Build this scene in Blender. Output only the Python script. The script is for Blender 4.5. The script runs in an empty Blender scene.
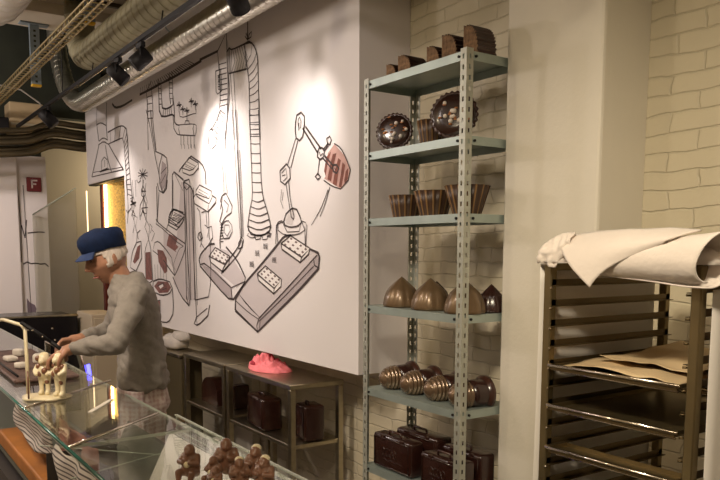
import bpy, bmesh, math, random
from mathutils import Vector, Matrix, noise
random.seed(7)
C = bpy.context.scene.collection
PI = math.pi
R = math.radians

# light levels
EXPO = 0.62
PW_A, PW_B, PW_C, PW_D = 55, 20, 24, 2
WARM = (1, .83, .57)
PINK = (1, .87, .79)
FILL_LAMPS = [(-.9, -.2, 2.9, 9, .12, WARM), (.9, .4, 2.9, 9, .12, WARM), (-3.0, -.9, 2.9, 24, .12, WARM), (-5.2, -1.0, 2.9, 34, .12, PINK), (-7.2, -.6, 2.9, 52, .12, (1, .88, .82)), (-9.8, 3.4, 2.6, 22, .1, WARM)]  # unseen point lamps added as fill, no fixtures built
DOWN = [(-.1, -.5, 3.4, -1.5, 2.2, 1.15, 240, 50, (1, .86, .64)), (-2.2, -.6, 3.4, -4.2, 2.1, 1.4, 130, 75, PINK), (-2.4, -.2, 3.4, -3.6, 1.1, 1.0, 90, 60, WARM), (-6.4, .2, 3.3, -9, 1.3, 1.5, 110, 60, (1, .86, .82))]  # unseen aimed spots: pillar one inferred from its shading, others added to brighten

# ------------------------------------------------------------------ materials
def new_mat(name):
    m = bpy.data.materials.new(name); m.use_nodes = True
    nt = m.node_tree; b = nt.nodes['Principled BSDF']
    return m, nt, b
def link(nt, a, b): nt.links.new(a, b)
def mat(name, col, rough=.5, metal=0, spec=.5, noise_scale=0, noise_amt=.15, bump=0, bump_scale=40, coat=0, sheen=0, stretch=None):
    m, nt, b = new_mat(name)
    b.inputs['Base Color'].default_value = (*col, 1); b.inputs['Roughness'].default_value = rough
    b.inputs['Metallic'].default_value = metal; b.inputs['Specular IOR Level'].default_value = spec
    b.inputs['Coat Weight'].default_value = coat; b.inputs['Coat Roughness'].default_value = .15
    b.inputs['Sheen Weight'].default_value = sheen
    tc = nt.nodes.new('ShaderNodeTexCoord'); vec = tc.outputs['Object']
    if stretch:
        mp = nt.nodes.new('ShaderNodeMapping'); mp.inputs['Scale'].default_value = stretch
        link(nt, vec, mp.inputs['Vector']); vec = mp.outputs['Vector']
    if noise_scale:
        n = nt.nodes.new('ShaderNodeTexNoise'); n.inputs['Scale'].default_value = noise_scale; n.inputs['Detail'].default_value = 4
        link(nt, vec, n.inputs['Vector'])
        r = nt.nodes.new('ShaderNodeValToRGB')
        r.color_ramp.elements[0].position = .3; r.color_ramp.elements[1].position = .7
        r.color_ramp.elements[0].color = (*[c*(1-noise_amt) for c in col], 1)
        r.color_ramp.elements[1].color = (*[min(1, c*(1+noise_amt)) for c in col], 1)
        link(nt, n.outputs['Fac'], r.inputs['Fac']); link(nt, r.outputs['Color'], b.inputs['Base Color'])
    if bump:
        n = nt.nodes.new('ShaderNodeTexNoise'); n.inputs['Scale'].default_value = bump_scale; n.inputs['Detail'].default_value = 3
        link(nt, vec, n.inputs['Vector'])
        bp = nt.nodes.new('ShaderNodeBump'); bp.inputs['Strength'].default_value = bump; bp.inputs['Distance'].default_value = .01
        link(nt, n.outputs['Fac'], bp.inputs['Height']); link(nt, bp.outputs['Normal'], b.inputs['Normal'])
    return m
def brick_mat(name, col):
    m, nt, b = new_mat(name)
    tc = nt.nodes.new('ShaderNodeTexCoord'); sp = nt.nodes.new('ShaderNodeSeparateXYZ'); cb = nt.nodes.new('ShaderNodeCombineXYZ')
    link(nt, tc.outputs['Object'], sp.inputs[0])
    ad = nt.nodes.new('ShaderNodeMath'); ad.operation = 'ADD'
    link(nt, sp.outputs['X'], ad.inputs[0]); link(nt, sp.outputs['Y'], ad.inputs[1])
    link(nt, ad.outputs[0], cb.inputs['X']); link(nt, sp.outputs['Z'], cb.inputs['Y'])
    nz = nt.nodes.new('ShaderNodeTexNoise'); nz.inputs['Scale'].default_value = 5; nz.inputs['Detail'].default_value = 3
    link(nt, cb.outputs[0], nz.inputs['Vector'])
    mx = nt.nodes.new('ShaderNodeVectorMath'); mx.operation = 'MULTIPLY_ADD'
    mx.inputs[1].default_value = (.10, .04, 0); link(nt, nz.outputs['Color'], mx.inputs[0]); link(nt, cb.outputs[0], mx.inputs[2])
    br = nt.nodes.new('ShaderNodeTexBrick'); link(nt, mx.outputs[0], br.inputs['Vector'])
    br.inputs['Scale'].default_value = 1; br.inputs['Brick Width'].default_value = .25; br.inputs['Row Height'].default_value = .068
    br.inputs['Mortar Size'].default_value = .005; br.inputs['Mortar Smooth'].default_value = .9; br.offset = .43
    n2 = nt.nodes.new('ShaderNodeTexNoise'); n2.inputs['Scale'].default_value = 22; n2.inputs['Detail'].default_value = 5
    link(nt, cb.outputs[0], n2.inputs['Vector'])
    m1 = nt.nodes.new('ShaderNodeMath'); m1.operation = 'MULTIPLY_ADD'; m1.inputs[1].default_value = -.8
    m2 = nt.nodes.new('ShaderNodeMath'); m2.operation = 'MULTIPLY'; m2.inputs[1].default_value = .5
    link(nt, n2.outputs['Fac'], m2.inputs[0]); link(nt, br.outputs['Fac'], m1.inputs[0]); link(nt, m2.outputs[0], m1.inputs[2])
    bp = nt.nodes.new('ShaderNodeBump'); bp.inputs['Strength'].default_value = .6; bp.inputs['Distance'].default_value = .010
    link(nt, m1.outputs[0], bp.inputs['Height']); link(nt, bp.outputs['Normal'], b.inputs['Normal'])
    rp = nt.nodes.new('ShaderNodeValToRGB'); rp.color_ramp.elements[0].color = (*col, 1); rp.color_ramp.elements[1].color = (*[c*.95 for c in col], 1)
    link(nt, br.outputs['Fac'], rp.inputs['Fac']); link(nt, rp.outputs['Color'], b.inputs['Base Color'])
    b.inputs['Roughness'].default_value = .55
    return m
def emit(name, col, s):
    m, nt, b = new_mat(name)
    b.inputs['Emission Color'].default_value = (*col, 1); b.inputs['Emission Strength'].default_value = s
    b.inputs['Base Color'].default_value = (*col, 1)
    return m
def glass_mat(name, tint=(.965, .985, .97), refl=1.0):
    m, nt, b = new_mat(name); nt.nodes.remove(b)
    out = nt.nodes['Material Output']
    t = nt.nodes.new('ShaderNodeBsdfTransparent'); t.inputs[0].default_value = (*tint, 1)
    g = nt.nodes.new('ShaderNodeBsdfGlossy'); g.inputs['Roughness'].default_value = .01; g.inputs[0].default_value = (refl, refl, refl, 1)
    f = nt.nodes.new('ShaderNodeLayerWeight'); f.inputs['Blend'].default_value = .5
    pw = nt.nodes.new('ShaderNodeMath'); pw.operation = 'POWER'; pw.inputs[1].default_value = 5; link(nt, f.outputs['Facing'], pw.inputs[0])
    ma = nt.nodes.new('ShaderNodeMath'); ma.operation = 'MULTIPLY_ADD'; ma.inputs[1].default_value = .93; ma.inputs[2].default_value = .04; link(nt, pw.outputs[0], ma.inputs[0])
    x = nt.nodes.new('ShaderNodeMixShader'); link(nt, ma.outputs[0], x.inputs[0]); link(nt, t.outputs[0], x.inputs[1]); link(nt, g.outputs[0], x.inputs[2])
    link(nt, x.outputs[0], out.inputs['Surface'])
    return m
def stripe_mat(name, c1, c2, scale, axis='Z', wob=.4):
    m, nt, b = new_mat(name)
    tc = nt.nodes.new('ShaderNodeTexCoord'); w = nt.nodes.new('ShaderNodeTexWave')
    w.bands_direction = axis; w.inputs['Scale'].default_value = scale; w.inputs['Distortion'].default_value = wob; w.inputs['Detail Scale'].default_value = .6
    link(nt, tc.outputs['Object'], w.inputs['Vector'])
    r = nt.nodes.new('ShaderNodeValToRGB'); r.color_ramp.interpolation = 'LINEAR'
    r.color_ramp.elements[0].position = .2; r.color_ramp.elements[0].color = (*c2, 1)
    r.color_ramp.elements[1].position = .3; r.color_ramp.elements[1].color = (*c1, 1)
    link(nt, w.outputs['Fac'], r.inputs['Fac']); link(nt, r.outputs['Color'], b.inputs['Base Color'])
    b.inputs['Roughness'].default_value = .9
    return m
def plaid_mat(name):
    m, nt, b = new_mat(name)
    tc = nt.nodes.new('ShaderNodeTexCoord'); prev = None
    for ax, sc in (('X', 14), ('Z', 14), ('Y', 14)):
        w = nt.nodes.new('ShaderNodeTexWave'); w.bands_direction = ax; w.inputs['Scale'].default_value = sc; w.inputs['Distortion'].default_value = 1
        link(nt, tc.outputs['Object'], w.inputs['Vector'])
        if prev is None: prev = w.outputs['Fac']
        else:
            a = nt.nodes.new('ShaderNodeMath'); a.operation = 'ADD'; link(nt, prev, a.inputs[0]); link(nt, w.outputs['Fac'], a.inputs[1]); prev = a.outputs[0]
    d = nt.nodes.new('ShaderNodeMath'); d.operation = 'DIVIDE'; d.inputs[1].default_value = 3; link(nt, prev, d.inputs[0])
    r = nt.nodes.new('ShaderNodeValToRGB'); r.color_ramp.elements[0].position = .25; r.color_ramp.elements[1].position = .6
    r.color_ramp.elements[0].color = (.50, .35, .33, 1); r.color_ramp.elements[1].color = (.66, .56, .53, 1)
    link(nt, d.outputs[0], r.inputs['Fac']); link(nt, r.outputs['Color'], b.inputs['Base Color']); b.inputs['Roughness'].default_value = .9
    return m

M = {}
M['mural'] = mat('mural board', (.80, .755, .75), .45, spec=.25)
M['ink'] = mat('mural ink', (.045, .03, .03), .6)
M['ink_g'] = mat('mural light grey', (.62, .57, .56), .6)
M['ink_g2'] = mat('mural lilac grey', (.60, .54, .545), .6)
M['ink_g3'] = mat('mural mid grey', (.42, .36, .37), .6)
M['ink_r'] = mat('mural chocolate', (.20, .075, .065), .6, noise_scale=30, noise_amt=.35)
M['ink_b'] = mat('mural brown', (.20, .06, .04), .6, noise_scale=25, noise_amt=.35)
M['ink_p'] = mat('mural pink brown', (.56, .34, .30), .6, noise_scale=14, noise_amt=.2)
M['ink_w'] = mat('mural white', (.84, .79, .77), .6)
M['ink_d'] = mat('mural dark dots', (.16, .11, .11), .6)
M['brick'] = brick_mat('white painted brick', (.64, .57, .42))
M['plaster'] = mat('cream plaster', (.75, .70, .60), .55, bump=.1, bump_scale=60)
M['wall'] = mat('beige plaster wall', (.60, .52, .40), .7, bump=.1, bump_scale=30)
M['white_wall'] = mat('white printed wall', (.83, .77, .74), .6)
M['ceiling'] = mat('tan ceiling paint', (.50, .42, .30), .8, noise_scale=1.5, noise_amt=.08)
M['beam'] = mat('pale ceiling beam', (.72, .64, .50), .8, noise_scale=2, noise_amt=.06)
M['void'] = mat('dark ceiling void', (.045, .05, .035), .9, noise_scale=1.2, noise_amt=.5)
M['floor'] = mat('grey stone floor', (.20, .17, .14), .45, noise_scale=3, noise_amt=.2)
M['galv'] = mat('galvanised steel', (.40, .47, .44), .42, metal=.55, noise_scale=12, noise_amt=.08)
M['galv_post'] = mat('galvanised slotted steel', (.47, .48, .42), .45, metal=.45, noise_scale=18, noise_amt=.1)
M['steel'] = mat('brushed stainless steel', (.46, .41, .30), .30, metal=1, bump=.12, bump_scale=60, stretch=(1, 8, 8), noise_scale=3, noise_amt=.12)
M['rack'] = mat('rack stainless steel', (.25, .195, .105), .36, metal=.9, noise_scale=4, noise_amt=.15)
M['rack_dark'] = mat('rack runner steel', (.13, .092, .045), .4, metal=.8)
M['chrome'] = mat('polished steel rod', (.75, .68, .58), .18, metal=1)
M['duct'] = mat('shiny spiral duct', (.72, .69, .60), .28, metal=.95, noise_scale=6, noise_amt=.12)
M['duct_mat'] = mat('dull wrapped duct', (.33, .30, .19), .6, metal=.4, noise_scale=5, noise_amt=.2, bump=.4, bump_scale=30)
M['pale_duct'] = mat('pale duct', (.86, .82, .75), .5, metal=.1)
M['black'] = mat('black powder coat', (.008, .007, .008), .55, spec=.3)
M['black_gloss'] = mat('black machine panel', (.010, .009, .012), .25, spec=.4)
M['tray_wire'] = mat('brass toned cable tray', (.52, .42, .22), .4, metal=.8)
M['bracket'] = mat('blue grey bracket', (.30, .37, .42), .5, metal=.4)
M['yellow'] = mat('yellow cap', (.85, .50, .03), .5)
M['pipe'] = mat('dark brown pipes', (.085, .065, .035), .35, metal=.5, noise_scale=4, noise_amt=.3)
M['choc'] = mat('dark chocolate', (.045, .016, .010), .28, coat=.3, noise_scale=14, noise_amt=.25)
M['choc_red'] = mat('reddish dark chocolate', (.030, .010, .007), .26, coat=.4, noise_scale=10, noise_amt=.2)
M['milk'] = mat('milk chocolate', (.20, .085, .045), .3, coat=.4, noise_scale=20, noise_amt=.2)
M['fig_choc'] = mat('figure milk chocolate', (.21, .10, .06), .35, coat=.3, noise_scale=30, noise_amt=.2)
M['bronze_choc'] = mat('bronze lustre chocolate', (.165, .105, .055), .33, metal=.35, coat=.3, noise_scale=15, noise_amt=.12)
M['rib_choc'] = mat('ribbed chocolate', (.050, .024, .012), .42, noise_scale=18, noise_amt=.25)
M['rib_edge'] = mat('golden brown rib crest', (.23, .125, .045), .45)
M['rough_choc'] = mat('rough nutty chocolate', (.21, .12, .06), .8, noise_scale=60, noise_amt=.5, bump=.9, bump_scale=110)
M['silver_choc'] = mat('silvered chocolate', (.20, .13, .08), .25, metal=.5, coat=.5)
M['pearl'] = mat('white sugar pearl', (.85, .76, .68), .35)
M['copper'] = mat('copper flake', (.50, .22, .09), .35, metal=.7)
M['white_choc'] = mat('white chocolate', (.80, .70, .47), .35, coat=.2)
M['white_blk'] = mat('pale white chocolate', (.78, .72, .63), .5)
M['linen'] = mat('off white linen', (.85, .76, .69), .85, noise_scale=4, noise_amt=.04, sheen=.3, bump=.15, bump_scale=80)
M['paper'] = mat('baking paper', (.62, .47, .28), .7, noise_scale=5, noise_amt=.08)
M['cover'] = mat('white cover sheet', (.80, .75, .70), .5)
M['skin'] = mat('skin', (.40, .20, .125), .5, noise_scale=14, noise_amt=.12)
M['shirt'] = mat('grey cotton shirt', (.25, .225, .20), .95, noise_scale=50, noise_amt=.08, bump=.2, bump_scale=120)
M['cap'] = mat('navy blue cap', (.012, .032, .11), .8, noise_scale=40, noise_amt=.2)
M['hair'] = mat('grey white hair', (.60, .52, .46), .8, noise_scale=60, noise_amt=.3, stretch=(1, 1, .3))
M['brow'] = mat('greyish eyebrow', (.12, .08, .06), .8)
M['lip'] = mat('lips', (.30, .10, .08), .5)
M['plaid'] = plaid_mat('pink plaid cloth')
M['red'] = mat('dark red sign', (.19, .015, .02), .4)
M['sign_w'] = mat('sign white', (.78, .66, .62), .5)
M['pink'] = mat('pink crumpled cloth', (.85, .22, .25), .8, noise_scale=6, noise_amt=.15)
M['red_dk'] = mat('deep red print', (.45, .03, .06), .7)
M['deck'] = mat('white display deck', (.88, .82, .78), .5)
M['deck_dk'] = mat('dark green grey deck', (.085, .09, .07), .4)
M['counter'] = mat('dark counter base', (.05, .04, .035), .6)
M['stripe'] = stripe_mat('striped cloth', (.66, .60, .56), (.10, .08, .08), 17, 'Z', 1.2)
M['rose'] = mat('dusty rose reflection sheet', (.36, .16, .14), .9, noise_scale=9, noise_amt=.3)
M['orange'] = mat('orange reflection block', (.36, .13, .02), .6, noise_scale=5, noise_amt=.25)
M['marble'] = mat('worn grey board', (.30, .26, .24), .5, noise_scale=6, noise_amt=.35)
M['green_edge'] = mat('green glass edge', (.01, .13, .10), .15, spec=.8, noise_scale=8, noise_amt=.6)
M['glass'] = glass_mat('clear glass')
M['glass_edge'] = mat('pale glass edge', (.46, .50, .42), .3, spec=.8)
M['glass2'] = glass_mat('stand-in pane glass', (.86, .86, .82))
M['gold'] = mat('hammered gold panel', (.80, .47, .10), .35, metal=.8, noise_scale=45, noise_amt=.55, bump=1, bump_scale=70)
M['led'] = emit('warm light strip', (1, .68, .25), 9)
M['glow_refl'] = emit('thin warm reflection tube', (1, .72, .4), 1.6)
M['blue_led'] = emit('blue indicator light', (.05, .05, 1), 6)
M['lens'] = emit('lit spotlight lens', (1, .86, .68), 30)
M['cabinet'] = mat('olive brown cabinet', (.12, .095, .05), .35, metal=.3)
M['cab_beige'] = mat('beige cabinet', (.60, .51, .38), .6)
M['cable'] = mat('white cable', (.45, .42, .38), .6)
M['ink_wall'] = mat('wall drawing ink', (.05, .035, .04), .6)

# ------------------------------------------------------------------ mesh helpers
def nb(): return bmesh.new()
def box(bm, x0, x1, y0, y1, z0, z1, mi=0):
    vs = [bm.verts.new((x, y, z)) for x in (x0, x1) for y in (y0, y1) for z in (z0, z1)]
    for q in ((0, 1, 3, 2), (4, 6, 7, 5), (0, 4, 5, 1), (2, 3, 7, 6), (0, 2, 6, 4), (1, 5, 7, 3)):
        f = bm.faces.new([vs[i] for i in q]); f.material_index = mi
    return vs
def rbox(bm, x0, x1, y0, y1, z0, z1, r=.01, seg=3):
    vs = box(bm, x0, x1, y0, y1, z0, z1)
    es = set(e for v in vs for e in v.link_edges)
    bmesh.ops.bevel(bm, geom=list(es), offset=r, segments=seg, profile=.5, affect='EDGES')
def frames(pts):
    out = []; n = len(pts); up = None
    for i in range(n):
        a = pts[max(i-1, 0)]; b = pts[min(i+1, n-1)]; t = (b-a).normalized()
        if up is None:
            up = Vector((0, 0, 1)) if abs(t.z) < .9 else Vector((1, 0, 0))
        s = t.cross(up).normalized(); up = s.cross(t).normalized(); out.append((s, up))
    return out
def tube(bm, pts, r, seg=12, cap=True, mi=0):
    pts = [Vector(p) for p in pts]; fr = frames(pts); rings = []
    rr = r if isinstance(r, (list, tuple)) else [r]*len(pts)
    for p, (s, u), q in zip(pts, fr, rr):
        rings.append([bm.verts.new(p + s*q*math.cos(2*PI*k/seg) + u*q*math.sin(2*PI*k/seg)) for k in range(seg)])
    for a, b in zip(rings, rings[1:]):
        for k in range(seg):
            f = bm.faces.new((a[k], a[(k+1) % seg], b[(k+1) % seg], b[k])); f.smooth = True; f.material_index = mi
    if cap:
        bm.faces.new(rings[0][::-1]).material_index = mi; bm.faces.new(rings[-1]).material_index = mi
def lathe(bm, prof, seg=32, fn=None, center=(0, 0, 0), mifn=None):
    c = Vector(center); rings = []
    for j, (r, z) in enumerate(prof):
        if r < 1e-6: rings.append([bm.verts.new(c+Vector((0, 0, z)))]); continue
        ring = []
        for k in range(seg):
            a = 2*PI*k/seg; q = r*(fn(a, j/(len(prof)-1)) if fn else 1)
            ring.append(bm.verts.new(c+Vector((q*math.cos(a), q*math.sin(a), z))))
        rings.append(ring)
    for a, b in zip(rings, rings[1:]):
        for k in range(seg):
            k2 = (k+1) % seg
            if len(a) == 1 and len(b) == 1: continue
            if len(a) == 1: f = bm.faces.new((a[0], b[k], b[k2]))
            elif len(b) == 1: f = bm.faces.new((a[k], a[k2], b[0]))
            else: f = bm.faces.new((a[k], a[k2], b[k2], b[k]))
            f.smooth = True
            if mifn: f.material_index = mifn(k)
def ball(bm, c, r, sc=(1, 1, 1), seg=12, rings=8):
    prof = [(r*math.sin(PI*i/rings), -r*math.cos(PI*i/rings)) for i in range(rings+1)]
    prof[0] = (0, -r); prof[-1] = (0, r)
    b2 = nb(); lathe(b2, prof, seg)
    merge(bm, b2, Matrix.Translation(c) @ Matrix.Diagonal((*sc, 1)))
def merge(bm, src, mx=None):
    me = bpy.data.meshes.new('tmp'); 
    if mx is not None: src.transform(mx)
    src.to_mesh(me); src.free(); bm.from_mesh(me); bpy.data.meshes.remove(me)
def grid(bm, nx, ny, fn, mi=0, smooth=True):
    vs = [[bm.verts.new(fn(i/nx, j/ny)) for j in range(ny+1)] for i in range(nx+1)]
    for i in range(nx):
        for j in range(ny):
            f = bm.faces.new((vs[i][j], vs[i+1][j], vs[i+1][j+1], vs[i][j+1])); f.smooth = smooth; f.material_index = mi
def sheet(bm, nx, ny, fn, th=.002):
    # closed thin sheet with real thickness
    b = nb(); grid(b, nx, ny, fn)
    bmesh.ops.recalc_face_normals(b, faces=b.faces); b.normal_update()
    bmesh.ops.solidify(b, geom=list(b.faces), thickness=th); merge(bm, b)
    for f in bm.faces: f.smooth = True
def smooth(bm):
    for f in bm.faces: f.smooth = True
    return bm

def obj(name, bm, m, parent=None, recalc=True, local=False):
    if recalc: bmesh.ops.recalc_face_normals(bm, faces=bm.faces)
    me = bpy.data.meshes.new(name)
    if parent is not None and not local:
        bm.transform(root_matrix(parent).inverted())
    bm.to_mesh(me); bm.free()
    for x in (m if isinstance(m, (list, tuple)) else [m]): me.materials.append(x)
    o = bpy.data.objects.new(name, me); C.objects.link(o)
    if parent is not None: o.parent = parent
    return o
def root_matrix(o):
    mx = Matrix.LocRotScale(o.location, o.rotation_euler, o.scale)
    return root_matrix(o.parent) @ mx if o.parent else mx
def thing(name, label, cat, loc=(0, 0, 0), rz=0, group=None):
    o = bpy.data.objects.new(name, None); C.objects.link(o); o.location = loc; o.rotation_euler = (0, 0, rz)
    o.empty_display_size = .05; o['label'] = label; o['category'] = cat
    if group: o['group'] = group
    return o
def tag(o, label, cat, group=None):
    o['label'] = label; o['category'] = cat
    if group: o['group'] = group
    return o
def struct(name, bm, m, label=None, cat=None):
    o = obj(name, bm, m); o['kind'] = 'structure'
    if label: o['label'] = label
    if cat: o['category'] = cat
    return o
def dup(root, loc, rz=None, label=None, scale=None, group=None):
    r = root.copy(); C.objects.link(r); r.location = loc
    if rz is not None: r.rotation_euler = (0, 0, rz)
    if scale: r.scale = scale
    if label: r['label'] = label
    if group: r['group'] = group
    for ch in list(root.children):
        c = ch.copy(); C.objects.link(c); c.parent = r
        for g in list(ch.children):
            d = g.copy(); C.objects.link(d); d.parent = c
    return r
def nz(x, y, z): return noise.noise(Vector((x, y, z)))

# ------------------------------------------------------------------ camera
cam = bpy.data.cameras.new('camera'); co = bpy.data.objects.new('camera', cam); C.objects.link(co)
YAW, PIT, ROL, FPX, PY = R(55.52), R(-6.49), R(.19), 744., 334.6
fw = Vector((-math.sin(YAW)*math.cos(PIT), math.cos(YAW)*math.cos(PIT), math.sin(PIT)))
rt0 = Vector((math.cos(YAW), math.sin(YAW), 0)); up0 = rt0.cross(fw)
rt = rt0*math.cos(ROL) + up0*math.sin(ROL); up = -rt0*math.sin(ROL) + up0*math.cos(ROL)
co.matrix_world = Matrix(((rt.x, up.x, -fw.x, 0), (rt.y, up.y, -fw.y, 0), (rt.z, up.z, -fw.z, 1.6), (0, 0, 0, 1)))
cam.sensor_width = 36; cam.lens = 36*FPX/720; cam.shift_y = (PY-240)/720; cam.clip_start = .02
bpy.context.scene.camera = co

# ------------------------------------------------------------------ the room
YB = 2.47          # brick wall plane
b = nb(); box(b, -12.4, 3.1, -3.6, 5.2, -.1, 0); struct('floor', b, M['floor'])
b = nb(); box(b, -6.35, 3.1, -3.6, 2.6, 3.5, 3.6); struct('ceiling', b, M['ceiling'])
b = nb(); box(b, -12.4, -6.82, -3.6, 5.2, 4.1, 4.2); struct('ceiling', b, M['void'])
b = nb(); box(b, -6.82, -6.35, -3.6, 5.2, 3.42, 4.2); struct('trim_1', b, M['beam'])
b = nb(); box(b, -6.95, 3.1, YB, YB+.15, 0, 3.5); box(b, -8.2, -6.9, YB, YB+.15, 2.5, 4.1); box(b, -8.2, -6.82, YB, YB+.15, 3.4, 4.1); struct('wall_back', b, M['brick'])
b = nb(); box(b, 3.0, 3.15, -3.6, YB, 0, 3.5); struct('wall_right', b, M['wall'])
b = nb(); box(b, -12.4, 3.15, -3.75, -3.6, 0, 4.2); struct('wall_front', b, M['wall'])
b = nb(); box(b, -9.2, -9.0, -3.6, 1.90, 0, 2.62)
W = struct('wall_left', b, M['white_wall'])
b = nb(); box(b, -12.5, -12.4, -3.75, 5.2, 0, 4.2); box(b, -12.4, -6.95, 5.2, 5.3, 0, 4.2); box(b, -10.7, -10.5, 1.90, 5.2, 0, 3.4); struct('wall_far', b, M['wall'])
b = nb(); box(b, -9.35, -9.2, -3.6, 1.9, 2.62, 4.1); box(b, -9.35, -9.2, 1.9, 2.6, 3.1, 4.1); struct('wall_upper', b, M['void'])
# pillar
b = nb(); rbox(b, -2.194, -1.729, 2.209, YB+.01, 0, 3.5, .012, 2); struct('pillar', b, M['plaster'])
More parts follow.
